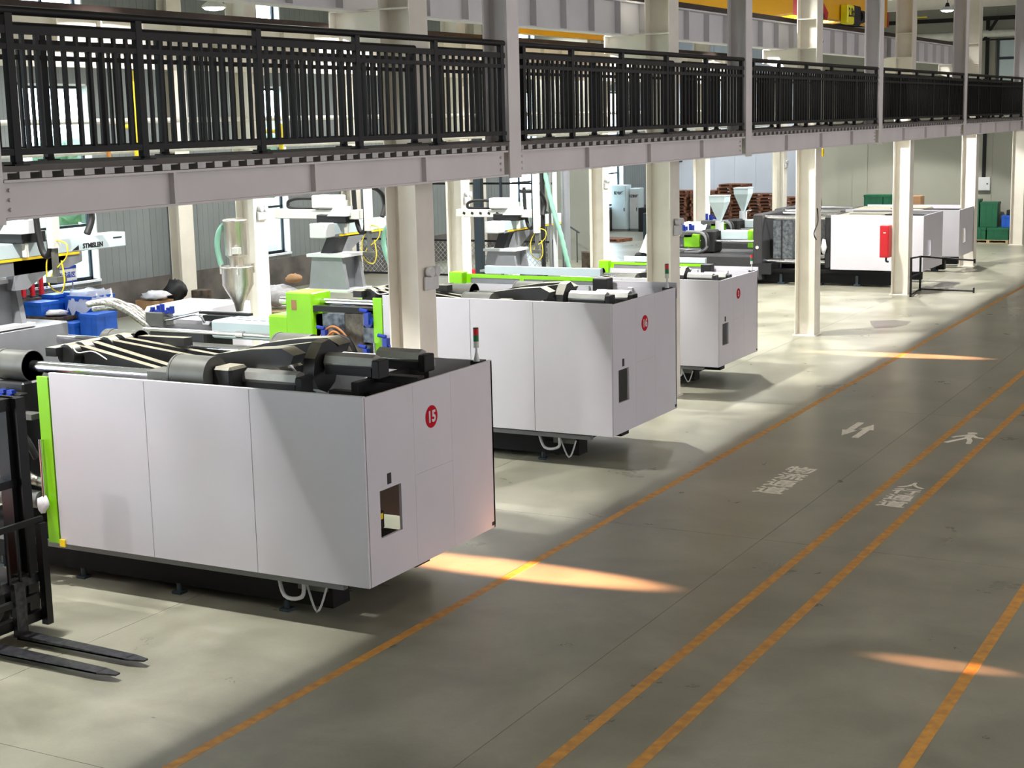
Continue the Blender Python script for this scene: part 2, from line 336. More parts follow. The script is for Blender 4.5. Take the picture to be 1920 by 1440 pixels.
# outside: lawn and trees seen through the left windows
struct('ground_outside', B().box(-80, XL-.5, -30, 90, -.4, -.1), GRASS)
for k, (x, y) in enumerate(((-38, 24), (-40, 33), (-37.5, 41), (-41, 50), (-38, 58))):
    t = thing('tree', (x, y, -.1), ['leafy green tree outside the first tall window from the left', 'leafy green tree outside, between the first and second tall windows', 'leafy green tree outside the second tall window', 'leafy green tree outside the third tall window', 'leafy green tree outside beyond the last window'][k], 'tree', 'trees outside the left windows')
    put('trunk', B().cone((x, y, -.1), (x, y, 4.2), .2, .1, 8), BARK, t)
    fb = B()
    for q in range(60): fb.blob((x+random.uniform(-1.7, 1.7), y+random.uniform(-3.0, 3.0), random.uniform(2.2, 5.0)), .6, .7, .5, .35, 8, 5, q+k*31)
    put('foliage', fb, LEAF, t, kind='stuff')

# ------------------------------------------------------------------ steel columns
def hcol(name, xc, yc, z1, label, m=COLW, dx=.23, dy=.215, tf=.018, plates=(), group=None, cat='column'):
    t = thing(name, (xc, yc, 0), label, cat, group)
    put('flange', B().box(xc+dx-tf, xc+dx, yc-dy, yc+dy, 0.02, z1), m, t)
    put('flange', B().box(xc-dx, xc-dx+tf, yc-dy, yc+dy, 0.02, z1), m, t)
    put('web', B().box(xc-dx+tf, xc+dx-tf, yc-.012, yc+.012, 0.02, z1), m, t)
    put('base_plate', B().box(xc-dx-.04, xc+dx+.04, yc-dy-.04, yc+dy+.04, 0, .02), m, t)
    for z in plates: put('stiffener_plate', B().box(xc-dx+.018, xc+dx-.018, yc-dy+.005, yc+dy-.005, z-.01, z+.01), m, t)
    return t
namesA = ['cream steel column just beyond the left edge of the frame', 'broad cream steel column rising behind the cover marked 15', 'cream steel column rising behind the cover marked 16',
          'free-standing cream steel column with a brown scuffed foot, between cover 3 and the red box', 'cream steel column carrying the red box, beside the black pipe barrier',
          'cream steel column standing in front of the farthest white machine cover', 'rightmost cream steel column, at the right edge against the end wall']
rowA = []
for k, y in enumerate(colY):
    rowA.append(hcol('steel_column', -10.70, y, 9.2, namesA[k], plates=(4.34, 4.64, 6.43, 7.06), group='row of steel columns beside the aisle'))
namesB = ['far-row column left of the first tall window', 'far-row cream column behind the stainless hopper', 'far-row cream column left of the black post and wire fence', 'far-row cream column beside the stair railing', 'far-row cream column left of the pallet stacks', 'far-row cream column standing in front of the pallet stacks']
for k in range(6):
    hcol('steel_column', -19.9, 16.92+BAY*k, 9.2, namesB[k], plates=(4.34, 6.1, 7.06), group='row of steel columns across the machine bay')
for k in range(7):
    y = 16.64+BAY*k
    if y < 60: tag(put('wall_pilaster', B().box(XL+.04, XL+.07, y-.3, y+.3, 0, 9.5).box(XL+.38, XL+.41, y-.3, y+.3, 0, 9.5).box(XL+.07, XL+.38, y-.015, y+.015, 0, 9.5), COLW), ['pale steel pilaster at the left end of the window wall', 'pale steel pilaster right of the first tall window', 'pale steel pilaster right of the machine with the silver hoses, on the window wall', 'pale steel pilaster behind the wire fence on the window wall', 'pale steel pilaster behind the tall robot pipes', 'pale steel pilaster near the blue-white cabinets', 'farthest pale steel pilaster'][k], 'pilaster', 'pilasters on the window wall')
# roof rafters
for k, y in enumerate(colY+[colY[0]-BAY]):
    b = B().box(XL, XR, y-.15, y+.15, 8.72, 8.74).box(XL, XR, y-.15, y+.15, 9.4, 9.42).box(XL, XR, y-.01, y+.01, 8.74, 9.4)
    tag(put('roof_rafter', b, COLW), 'cream steel roof rafter over the %s column line from the left' % (['first','second','third','fourth','fifth','sixth','last','out-of-view nearest'][k]), 'rafter', 'roof rafters')
# emergency lights on columns
def emerg(x, y, z, label):
    t = thing('emergency_light', (x, y, z), label, 'emergency light', 'twin-head emergency lights on columns')
    put('housing', B().cbox(x, x+.06, y-.15, y+.15, z-.1, z+.08, .012), LGREY, t)
    for s in (-1, 1): put('lamp_head', B().cyl((x+.03, y+.07*s, z+.14), (x+.1, y+.07*s, z+.14), .065, 14), LGREY, t)
emerg(-10.465, 16.97, 2.95, 'twin-head emergency light low on the near face of the column behind cover 15')
emerg(-10.465, 25.4, 3.02, 'twin-head emergency light on the column behind cover 16')
emerg(-19.66, 33.8, 3.05, 'twin-head emergency light on the column left of the black post')
emerg(-19.66, 25.36, 3.2, 'twin-head emergency light above the stainless hopper')
emerg(-19.66, 42.2, 3.02, 'twin-head emergency light on the column beside the stair railing')
emerg(-19.66, 59.1, 3.0, 'twin-head emergency light on the column before the pallet stacks')
emerg(-10.465, 59.15, 2.9, 'twin-head emergency light on the rightmost column')

# ------------------------------------------------------------------ raised walkway
hY = [8.37+BAY*k for k in range(7)]
wk = thing('raised_walkway', (-9.8, 8, 4.35), 'long grey steel raised walkway crossing the whole picture above the machines', 'walkway')
ys0, ys1 = 4.0, hY[6]+.2
XF = -9.05
for k in range(-1, 6):
    a = (hY[k]+.16) if k >= 0 else ys0; b_ = hY[k+1]-.19
    bm_ = B().box(XF-.2, XF, a, b_, 4.62, 4.64).box(XF-.2, XF, a, b_, 4.33, 4.35).box(XF-.11, XF-.06, a, b_, 4.35, 4.62)
    o = put('edge_beam', bm_, BEAMG, wk)
    for q in range(1, 4):
        y = hY[k]+BAY*q/4+.02 if k >= 0 else hY[0]-BAY+BAY*q/4
        if y > a: put('stiffener', B().box(XF-.06, XF-.003, y-.02, y+.02, 4.35, 4.62), BEAMG, o)
    if k >= 0:
        bb = B()
        for yy in (a+.09, b_-.1):
            for z in (4.41, 4.485, 4.56): bb.cyl((XF-.065, yy, z), (XF-.035, yy, z), .016, 6)
        put('bolt_row', bb, BEAMG, o)['kind'] = 'stuff'
    put('inner_beam', B().box(-10.46, -10.3, a, b_+.3, 4.33, 4.64), BEAMG, wk)
for k, y in enumerate(hY): put('cross_joist', B().box(-10.46, XF-.35, y+.5, y+.6, 4.35, 4.6), BEAMG, wk)
# corrugated deck: trapezoid sheet under a concrete topping
db = B(); p = .235; n = int((ys1-ys0)/p)
for i in range(n):
    y = ys0+i*p
    db.box(-10.44, XF-.01, y, y+.11, 4.645, 4.70); db.box(-10.44, XF-.03, y+.11, y+p, 4.69, 4.70)
tag(put('corrugated_deck', db, DECKM, wk), kind='stuff')
put('deck_topping', B().box(-10.44, XF-.005, ys0, ys1, 4.70, 4.745), DECK, wk)
# hangers (upper posts the walkway hangs from)
for k, y in enumerate(hY):
    lab = ['grey steel hanger post at the left edge, bolted to the walkway end', 'tall grey steel hanger post between the first and second railing bays', 'grey steel hanger post between the second and third railing bays', 'grey steel hanger post between the third and fourth railing bays', 'grey steel hanger post between the fourth and fifth railing bays', 'grey steel hanger post between the fifth and sixth railing bays', 'grey steel hanger post at the right end of the walkway'][k]
    t = thing('hanger_post', (XF-.17, y, 4.33), lab, 'post', 'steel posts carrying the walkway')
    put('flange', B().box(XF-.02, XF, y-.15, y+.15, 4.30, 9.2), BEAMG, t)
    put('flange', B().box(XF-.34, XF-.32, y-.15, y+.15, 4.33, 9.2), BEAMG, t)
    put('web', B().box(XF-.32, XF-.02, y-.012, y+.012, 4.33, 9.2), BEAMG, t)
# railings
def railing(xc, y0, y1, posts, label, fine=True, group='black railings of the walkway'):
    t = thing('railing', (xc, y0, 4.745), label, 'railing', group)
    put('handrail', B().cyl((xc, y0, 5.925), (xc, y1, 5.925), .036, 10), BLACKP, t)
    for z0, z1 in ((5.75, 5.812), (5.632, 5.675), (4.825, 4.875)): put('rail', B().box(xc-.025, xc+.025, y0, y1, z0, z1), BLACKP, t)
    for p_ in posts:
        o = put('post', B().box(xc-.028, xc+.028, p_-.038, p_+.038, 4.75, 5.91), BLACKP, t)
        put('foot_plate', B().box(xc-.06, xc+.06, p_-.08, p_+.08, 4.745, 4.756).cyl((xc, p_, 4.756), (xc, p_, 4.775), .05, 8), BLACKP, o)
    first = None; st = B(); bw = .016 if group.startswith('black') else .0125
    for i in range(len(posts)-1):
        a, b_ = posts[i], posts[i+1]; n = round((b_-a)/.142)
        for q in range(1, n):
            y = a+(b_-a)*q/n
            if not fine: st.box(xc-.014, xc+.014, y-bw, y+bw, 4.872, 5.752); continue
            if first is None: first = put('baluster', B().box(xc-.014, xc+.014, y-bw, y+bw, 4.872, 5.752), BLACKP, t, at=(xc, y, 4.872))
            else: share(first, (0, y-(first.location.y+y0), 0))
    if not fine: tag(put('balusters', st, BLACKP, t), kind='stuff')
ordn = ['first', 'second', 'third', 'fourth', 'fifth', 'sixth']
fullp = [.33, 1.7, 3.3, 4.92, 6.55, 8.18]
railing(XF-.05, 4.2, hY[0]-.18, [4.4, 6.2, 7.9], 'black front railing bay of the walkway, mostly out of the frame at far left')
for k in range(6):
    ps = [hY[k]+q for q in fullp]
    if k == 0: ps = [8.72, 10.17, 11.81, 13.46, 15.02, 16.56]
    railing(XF-.05, hY[k]+.16, hY[k+1]-.17, ps, 'black front railing of the walkway, %s bay from the left' % ordn[k], fine=k < 4)
    c0, c1 = colY[k]+.24, colY[k+1]-.24
    railing(-10.40, c0, c1, [c0+.06+(c1-c0-.12)*q/5 for q in range(6)], 'black rear railing of the walkway, %s bay from the left, seen through the front one' % ordn[k], fine=k < 3, group='rear railings of the walkway')

# ------------------------------------------------------------------ crane runways
for side, xr, lab in ((0, -11.36, 'grey crane runway girder with stiffeners, behind the near row of columns'), (1, -19.35, 'pale crane runway girder along the far row of columns')):
    t = thing('crane_runway', (xr, 4, 6.45), lab, 'girder')
    m = RUNG if side == 0 else COLW
    ye = 53.5
    put('girder', B().box(xr-.14, xr+.14, 2, ye, 6.42, 6.44).box(xr-.14, xr+.14, 2, ye, 6.99, 7.02).box(xr-.01, xr+.01, 2, ye, 6.44, 6.99), m, t)
    q0 = B()
    y = .06+BAY*.5/8
    while y < ye:
        if y > 2: put('stiffener', B().box(xr+.01, xr+.12, y-.012, y+.012, 6.44, 6.99), m, t)
        y += BAY/8
    put('crane_rail', B().box(xr-.045, xr+.045, 2, ye, 7.02, 7.14), RAILBR, t)
    if side: put('tie_beam', B().box(xr-.12, xr+.08, 2, ye, 6.08, 6.36), COLW, t)
    for k, yc in enumerate(colY[:6]):
        s = 1
        xa, xb = (-10.93, -11.75) if side == 0 else (-19.67, -19.2)
        poly = [(xa, 5.85), (xa, 6.45), (xb, 6.45), (xb, 6.15)]
        o = put('bracket', B().prism(poly, 'y', yc-.012, yc+.012), COLW, t)
        put('bracket_flange', B().box(min(xa, xb), max(xa, xb), yc-.14, yc+.14, 6.43, 6.45).box(min(xb, xb+.02), max(xb, xb+.02), yc-.14, yc+.14, 6.13, 6.45), COLW, o)
# overhead crane
t = thing('overhead_crane', (-15.5, 37, 7.17), 'yellow overhead travelling crane spanning the two runways, top right', 'crane')
for xx in (-11.36, -19.35):
    e = put('end_truck', B().box(xx-.14, xx+.14, 35.2, 42.2, 7.24, 7.62 if xx < -15 else 8.15), YELLOW, t)
    for y in (35.6, 41.7): put('wheel', B().cyl((xx-.06, y, 7.31), (xx+.06, y, 7.31), .14, 16), BLACK, e)
    put('buffer', B().box(xx-.15, xx+.15, 42.2, 42.35, 7.26, 7.64), RED, e); put('buffer', B().box(xx-.15, xx+.15, 35.05, 35.2, 7.26, 7.64), RED, e)
for y in (36.4, 40.6):
    put('girder', B().prism([(-19.3, 7.62), (-18.3, 7.3), (-12.9, 7.3), (-11.5, 7.4), (-11.5, 8.15), (-19.3, 8.15)], 'y', y-.28, y+.28), YELLOW, t)
put('hoist_box', B().cbox(-11.2, -11.0, 37.75, 38.3, 7.15, 7.62, .03), mat('bright_yellow_hoist', (240, 232, 20), .4), t)
put('hoist_motor', B().cbox(-11.2, -11.0, 38.35, 38.9, 7.15, 7.62, .03).cyl((-11.1, 38.9, 7.38), (-11.1, 39.3, 7.38), .16, 14), BLACK, t)
put('travel_motor', B().cbox(-11.2, -10.98, 40.3, 40.95, 7.15, 7.5, .04).cyl((-11.1, 40.62, 7.5), (-11.1, 40.62, 7.62), .06, 10), RED, t)
text('hoist_lettering', '2.8t', .3, BLACK, plane_mw((-10.995, 38.02, 7.42), (0, 1, 0), (0, 0, 1)), t, .006)
put('striped_brace', B().ob((-11.15, 35.3, 7.6), (.06, .28, 1.9), 0, 0, 1.1), BLACK, t); put('striped_brace', B().ob((-11.15, 35.62, 7.7), (.07, .2, 1.9), 0, 0, 1.1), RED, t)
bt = thing('crane_hook', (-12.3, 35.7, 3.3), 'small yellow crane hook block and chain hanging beside the free-standing column', 'hook')
put('hook_block', B().cbox(-10.88, -10.76, 35.0, 35.15, 4.0, 4.2, .02), STKY, bt); put('chain', B().tube([(-10.82, 35.07, 4.0), (-10.84, 35.07, 3.3), (-10.79, 35.05, 2.9), (-10.84, 35.0, 2.5)], .012, 6, 4), BLACK, bt); put('hook_rope', B().tube([(-10.82, 35.07, 4.2), (-10.82, 35.07, 6.62)], .01, 6), BLACK, bt); put('hook_arm', B().box(-11.24, -10.8, 35.04, 35.1, 6.6, 6.65), BLACK, bt)

# lamps
ordn0 = ['first', 'second', 'third', 'fourth', 'fifth', 'sixth', 'seventh', 'eighth']
def lamp(x, y, z, label, lit=True):
    t = thing('high_bay_lamp', (x, y, z), label, 'lamp', 'high-bay lamps under the roof')
    put('stem', B().cyl((x, y, z+.25), (x, y, 9.58), .012, 6).cone((x, y, z+.12), (x, y, z+.25), .09, .05, 12), BLACK, t)
    put('lamp_shade', B().lathe((x, y, z), [(.24, 0), (.23, .04), (.12, .12)], 20), LENS if not lit else LGREY, t)
    put('lamp_glass', B().lathe((x, y, z), [(.05, -.06), (.17, -.04), (.215, 0), (.2, .01)], 20), BULB, t)
for k, y in enumerate(LAMP_Y): lamp(LAMP_X, y, LAMP_Z+.02, 'lit high-bay lamp over the machine row, %s from the left' % ordn0[k] if k < 6 else ['lit high-bay lamp hanging at the top right above the crane girder', 'farthest lit high-bay lamp at top right'][k-6])
for k, y in enumerate(LAMP_Y): lamp(-18.2, y+3, LAMP_Z+.02, 'high-bay lamp over the far side of the machine bay, %s from the left' % (ordn0[k]))
lamp(-19.4, 23.9, 7.28, 'pendant lamp with a black cap and white glass shade at the upper left', False)

# ------------------------------------------------------------------ floor markings
for x, lab in ((-7.95, 'long worn yellow floor line nearest the machines'), (-5.26, 'long yellow floor line, left one of the close pair'), (-4.62, 'long yellow floor line, right one of the close pair'), (-2.73, 'yellow floor line in the lower right corner')):
    tag(put('floor_line', B().box(x-.055, x+.055, YB+.2, 60.5, 0, .0015), PAINTY), lab, 'floor marking', 'yellow aisle lines')
def ftext(s, x, y, w_, h_, label):
    t = thing('floor_lettering', (x, y, 0), label, 'floor marking')
    for i, c in enumerate(s): 
        mw = plane_mw((x, y+h_*(len(s)/2-.5-i), .0015), (1, 0, 0), (0, 1, 0)) @ Matrix.Diagonal((w_, h_*.95, 1, 1))
        text('character', c, 1.0, PAINTW, mw, t, .018, .001)
ftext('物流通道', -6.6, 19.92, .44, .43, 'white Chinese lettering painted on the dark aisle, reading down the wide lane')
ftext('人行通道', -4.93, 19.72, .38, .36, 'white Chinese lettering painted between the close pair of yellow lines')
def arrow(x, y, d):
    q = [(x-.055, y-.55*d), (x+.055, y-.55*d), (x+.055, y+.1*d), (x+.12, y+.1*d), (x, y+.55*d), (x-.12, y+.1*d), (x-.055, y+.1*d)]
    return B().prism(q, 'z', 0, .002)
t = thing('floor_arrows', (-6.63, 23.65, 0), 'pair of white two-way arrows painted on the aisle beyond the lettering', 'floor marking')
put('arrow', arrow(-6.76, 23.7, -1), PAINTW, t); put('arrow', arrow(-6.52, 23.6, 1), PAINTW, t)
t = thing('pedestrian_marking', (-4.93, 23.6, 0), 'white walking figure painted between the close pair of yellow lines', 'floor marking')
x, y = -4.93, 23.62
hb = B().cyl((x-.0, y+.42, 0), (x-.0, y+.42, .002), .075, 16)
hb.prism([(x-.05, y+.32), (x+.06, y+.32), (x+.06, y+.02), (x-.05, y+.02)], 'z', 0, .002)
hb.prism([(x-.04, y+.3), (x-.2, y+.12), (x-.24, y+.02), (x-.19, y+.0), (x-.14, y+.1), (x-.03, y+.18)], 'z', 0, .0021)
hb.prism([(x+.05, y+.3), (x+.15, y+.14), (x+.24, y+.12), (x+.24, y+.06), (x+.12, y+.07), (x+.04, y+.16)], 'z', 0, .0022)
hb.prism([(x-.05, y+.04), (x+.02, y+.04), (x-.1, y-.2), (x-.2, y-.42), (x-.27, y-.38), (x-.16, y-.16)], 'z', 0, .0019)
hb.prism([(x-.02, y+.04), (x+.06, y+.04), (x+.12, y-.14), (x+.14, y-.38), (x+.07, y-.39), (x+.04, y-.14)], 'z', 0, .0018)
put('figure', hb, PAINTW, t)
tag(put('floor_patch', B().prism([(-10.0, 36.5), (-9.8, 35.9), (-9.55, 35.3), (-9.2, 35.5), (-9.0, 36.1), (-9.05, 36.7), (-9.5, 36.9)], 'z', 0, .0012), mat('damp_dark_concrete', (92, 90, 84), .3)), 'dark wet patch on the pale floor near the free-standing column', 'puddle')

# ================================================================== INJECTION MOULDING MACHINES
def machine(X0, Y0, sc, W, label, badge, inj=False, rear=False, feet=True, us=(0, -1.37, -2.75, -4.1), msh=0, dz=.05, fixed=(-6.9, -6.15, 2.55)):
    t = thing('injection_moulding_machine', (X0-2.1, Y0+W/2, 0), label, 'machine', 'injection moulding machines along the aisle')
    def x(u_): return X0+u_*sc
    def y(v_): return Y0+v_*W/2.55
    off = [0]; fe = us[3]
    def z(h): return h*sc+off[0]
    class L(B):      # builder in machine coordinates
        def b(s, u0, u1, v0, v1, h0, h1, c=0):
            return s.cbox(x(u0), x(u1), y(v0), y(v1), z(h0), z(h1), c) if c else s.box(x(u0), x(u1), y(v0), y(v1), z(h0), z(h1))
        def c(s, p, q, rr, n=16): return s.cyl((x(p[0]), y(p[1]), z(p[2])), (x(q[0]), y(q[1]), z(q[2])), rr*sc, n)
        def t(s, pts, rr, n=8, sub=5): return s.tube([(x(a), y(b_), z(c_)) for a, b_, c_ in pts], rr*sc, n, sub)
        def o(s, c_, d, rz=0, ry=0, rx=0): return s.ob((x(c_[0]), y(c_[1]), z(c_[2])), (d[0]*sc, d[1]*sc, d[2]*sc), rz, ry, rx)
    P = lambda n, b, m, q=t: put(n, b, m, q)
    # covers
    for i in range(3):
        o = P('front_panel', L().b(us[i+1]+.004, us[i]-.004, 0, .03, .5, 2.4), WHITE)
    P('top_trim', L().b(fe, 0, 0, .05, 2.4, 2.415), WHITE)
    h0, h1, k0, k1 = .95, 1.43, .24, .63
    P('end_panel', L().b(-.03, 0, .035, k0, .5, 2.4).b(-.03, 0, k1, .9, .5, 2.4).b(-.03, 0, k0, k1, .5, h0).b(-.03, 0, k0, k1, h1, 2.4), WHITE)
    P('end_panel', L().b(-.03, 0, .9025, 1.65, .5, 1.449), WHITE); P('end_panel', L().b(-.03, 0, .9025, 1.65, 1.4515, 2.4), WHITE)
    P('end_panel', L().b(-.03, 0, 1.6525, 2.55, .5, 2.4), WHITE)
    P('rear_panel', L().b(-2.0, 0, 2.52, 2.55, .5, 2.39), WHITE)
    P('rear_panel', L().b(fe, -2.006, 2.52, 2.55, .5, 2.36), WHITE)
    for u_ in (-.12, -.75, -1.5): P('cover_bracket', L().b(u_-.04, u_+.04, 2.46, 2.52, 2.3, 2.38), LGREY)
    P('corner_post', L().b(-.08, -.035, .04, .08, .5, 2.38), DARK); P('corner_post', L().b(-.16, -.04, 2.36, 2.5, 1.8, 2.41), DARK)
    P('warning_plate', L().b(0, .004, .38, .45, 1.47, 1.58), BLACK)
    P('corner_label', L().b(0, .004, 2.47, 2.54, .53, .57), BLACK)
    # window hole contents
    P('grey_liner', L().b(-.6, -.55, .1, 1.0, .6, 1.6), MGREY)
    o = P('switch_box', L().b(-.22, -.12, .28, .42, 1.17, 1.33, .008), LGREY); P('display', L().b(-.12, -.116, .3, .37, 1.19, 1.28), BLACK, o)
    o = P('drive_unit', L().b(-.34, -.14, .27, .52, .98, 1.16, .01), BLACK); P('yellow_label', L().b(-.14, -.137, .41, .49, 1.08, 1.14), STKY, o)
    if badge:
        bb = P('number_badge', L().cyl((X0+.001, y(1.25), z(2.0)), (X0+.004, y(1.25), z(2.0)), .118*sc, 32), BADGE)
        text('number', badge, .165*sc, WHITE, plane_mw((X0+.006, y(1.25), z(1.995)), (0, 1, 0), (0, 0, 1)), bb, .0055*sc, .001)
    # signal tower
    s_ = P('signal_tower', L().c((-.08, 2.36, 2.41), (-.08, 2.36, 2.56), .012).cone((x(-.08), y(2.36), z(2.41)), (x(-.08), y(2.36), z(2.5)), .035*sc, .016*sc, 10), LGREY)
    for (a, b_, m, nm) in ((2.56, 2.63, LENS, 'white_lens'), (2.63, 2.7, TGREEN, 'green_lens'), (2.7, 2.77, RED, 'red_lens'), (2.77, 2.78, DARK, 'lens_cap')): P(nm, L().c((-.08, 2.36, a), (-.08, 2.36, b_), .03, 14), m, s_)
    # base
    P('bed_frame', L().b(-6.6, -.7, .35, .65, .1, .42).b(-6.6, -.7, 1.95, 2.25, .1, .42), BED); P('bed_frame', L().b(-6.4, -.9, .65, 1.95, .18, .4), BED)
    P('bed_rail', L().b(-6.6, -.4, .12, .2, .4, .46), MGREY)
    for u_ in (-1.3, -2.75, -4.15, -5.4):
        o = P('levelling_foot', L().b(u_-.06, u_+.06, .3, .42, 0, .03).c((u_, .36, .03), (u_, .36, .12), .03, 10), NAVY)
    P('drain_hose', L().t([(-1.35, .3, .45), (-1.2, .2, .22), (-.95, .16, .25), (-.95, .2, .42)], .022).t([(-1.0, .3, .4), (-.8, .2, .1), (-.7, .25, .35)], .012), LGREY)
    P('oil_tray', L().b(-1.1, -.75, .3, .6, .28, .4), OLIVE)
    # green door edge and handle
    P('door_edge', L().b(fe-.17, fe-.01, -.01, .02, .5, 2.37), GREEN)
    P('door_handle', L().c((fe-.14, -.06, 1.0), (fe-.14, -.06, 1.68), .018, 10).c((fe-.14, -.06, 1.66), (fe-.14, 0, 1.66), .012).c((fe-.14, -.06, 1.02), (fe-.14, 0, 1.02), .012), CHROME)
    if inj is False:
        P('plastic_wrap', B().blob((x(fe-.14), y(-.07), z(.95)), .07, .05, .09, .4, 9, 6, 4), SHEETW)
        P('corner_tag', L().b(fe, fe+.08, -.02, -.005, .47, .55), STKY)
    # tie bars and platens
    off[0] = dz*sc
    for v in (.33, 2.1):
        P('tie_bar', L().c((-6.0, v, 2.36), (-2.9, v, 2.36), .066), CHROME)
        P('tie_bar', L().c((-6.0, v, 1.0), (-2.9, v, 1.0), .066), CHROME)
        P('bushing', L().c((-5.2+msh, v, 2.36), (-4.66+msh, v, 2.36), .17, 22).c((-5.12+msh, v, 2.36), (-5.08+msh, v, 2.36), .178, 22).c((-4.72+msh, v, 2.36), (-4.66+msh, v, 2.36), .178, 22), OLIVE)
    P('moving_platen', L().b(-5.05+msh, -4.62+msh, .12, 2.4, .55, 2.2, .02), DARK)
    P('tail_platen', L().b(-2.62, -2.12, .3, 2.2, .7, 2.3, .03), DUSTY)
    P('fixed_platen', L().b(fixed[0], fixed[1], .12, 2.42, .5, fixed[2], .02), MGREY if not inj else GREEN)
    P('tail_bridge', L().b(-2.55, -2.2, .6, 1.9, 2.3, 2.46, .03), DUSTY)
    for v in (.36, 2.1):
        P('tie_bar_nut', L().c((-2.56, v, 2.4), (-2.08, v, 2.4), .2, 28).c((-2.57, v, 2.4), (-2.545, v, 2.4), .205, 28), OLIVE)
        P('tie_bar_block', L().b(-2.9, -2.57, v-.14, v+.14, 2.2, 2.43, .01), OLIVE)
        P('nut_plate', L().b(-2.08, -1.83, v-.06, v+.24, 2.15, 2.5, .03), DUSTY)
    # toggle links with dust on their upper faces
    for i, v in enumerate((.78, 1.0, 1.42, 1.66)):
        P('toggle_link', L().o((-3.85, v+.12, 2.32), (1.55, .09, .2), (-.12, -.16, .1, .14)[i], .13), DUSTY)
        P('toggle_ear', L().c((-4.58, v-.02, 2.42), (-4.58, v+.12, 2.42), .13, 14), DUSTY)
    P('toggle_bridge', L().o((-4.1, 1.9, 2.46), (.95, .12, .1), -.25, -.05).o((-4.7, 1.3, 2.47), (.16, 1.3, .1), 0, 0), DUSTY)
    P('lube_pipe', L().t([(-4.5, .8, 2.52), (-4.35, .72, 2.47), (-4.1, .7, 2.5), (-3.9, .7, 2.42)], .008, 6), LENS)
    for i, v in enumerate((.68, 1.5)):
        poly = [(x(-2.75), z(2.3)), (x(-2.7), z(2.46)), (x(-2.3), z(2.57)), (x(-1.85), z(2.64)), (x(-1.45), z(2.67)), (x(-1.3), z(2.6)), (x(-1.35), z(2.5)), (x(-1.9), z(2.36))]
        P('side_link', B().prism(poly, 'y', y(v), y(v+.22)), DUSTY)
    P('side_link', L().o((-1.95, 1.35, 2.5), (1.2, .1, .16), .1, -.14), DUSTY)
    P('arched_cable', L().t([(-2.0, 1.0, 2.35), (-1.75, 1.0, 2.55), (-1.5, 1.0, 2.35)], .012), LGREY)
    # crosshead end plate, motor bars
    q = [(y(.9), z(2.22)), (y(.82), z(2.34)), (y(.86), z(2.55)), (y(1.0), z(2.7)), (y(1.14), z(2.72)), (y(1.28), z(2.62)), (y(1.3), z(2.45)), (y(1.2), z(2.25)), (y(1.05), z(2.16))]
    P('crosshead_plate', B().prism(q, 'x', x(-1.3), x(-1.16)), DUSTY)
    P('crosshead_bolt', L().c((-1.16, 1.06, 2.45), (-1.12, 1.06, 2.45), .04, 10), OLIVE)
    for (a, b_, v, h) in ((-1.12, -.52, 1.05, 2.5), (-1.83, -1.15, .58, 2.36), (-1.1, -.55, 2.0, 2.42)):
        P('motor_bar', L().c((a, v, h), (b_, v, h), .1, 8), mat('bar_aluminium', (168, 168, 164), .35, .7) if 'bar_aluminium' not in bpy.data.materials else bpy.data.materials['bar_aluminium'])
        P('bar_end_block', L().b(b_, b_+.09, v-.1, v+.1, h-.14, h+.05, .01), BLACK)
        P('bar_side', L().b(a+.02, b_, v-.108, v-.07, h-.12, h-.03), BLACK)
    P('top_crossbeam', L().b(-.75, -.12, 1.2, 1.34, 2.28, 2.36, .006), BLACK); P('top_crossbeam', L().b(-.75, -.66, .9, 2.3, 2.1, 2.32, .006), BLACK)
    P('frame_rail', L().b(-1.1, -.05, 1.0, 1.1, 2.1, 2.2), BLACK)
    P('inner_deck', L().b(-1.9, -.1, .2, 2.3, 1.8, 1.84), PALEBLUE); P('reservoir', L().b(-1.1, -.5, 1.5, 2.2, 1.84, 2.1, .03), LGREY)
    # services on the moving platen side
    off[0] = 0
    if not inj: P('valve_block', L().b(-4.95, -4.55, .0, .12, 1.95, 2.15, .01), BLACK)
    o = P('valve_plate', L().b(-5.15, -4.35, -.05, .12, 1.88, 1.94), OLIVE) if not inj else t
    if not inj:
        for q_ in range(6): P('blue_valve', L().c((-4.94+.13*(q_ % 3), .02, 2.02+.09*(q_//3)), (-4.94+.13*(q_ % 3), -.08, 2.02+.09*(q_//3)), .04, 8).b(-4.98+.13*(q_ % 3), -4.9+.13*(q_ % 3), -.03, .03, 2.06+.09*(q_//3), 2.1+.09*(q_//3)), BLUEP, o)
    P('white_label', L().b(-4.95, -4.78, -.006, 0, 1.72, 1.84), CARD)
    P('foil_hose', L().t([(-4.8, -.02, 1.5), (-4.6, -.08, 1.35), (-4.42, -.05, 1.22), (-4.3, .05, 1.15)], .06, 8), FOIL)
    P('black_hose', L().t([(-4.7, -.02, 1.75), (-4.45, -.08, 1.7), (-4.35, -.02, 1.45)], .04, 8), BLACK); P('black_hose', L().t([(-4.75, 0, 1.1), (-4.7, -.08, .95), (-4.55, 0, .9)], .03, 8), BLACK)
    P('lower_cylinder', L().c((-5.0, -.02, .98), (-4.32, -.02, .98), .1, 16), OLIVE)
    P('socket_plate', L().b(-4.75, -4.5, -.02, 0, .72, .84), LENS)
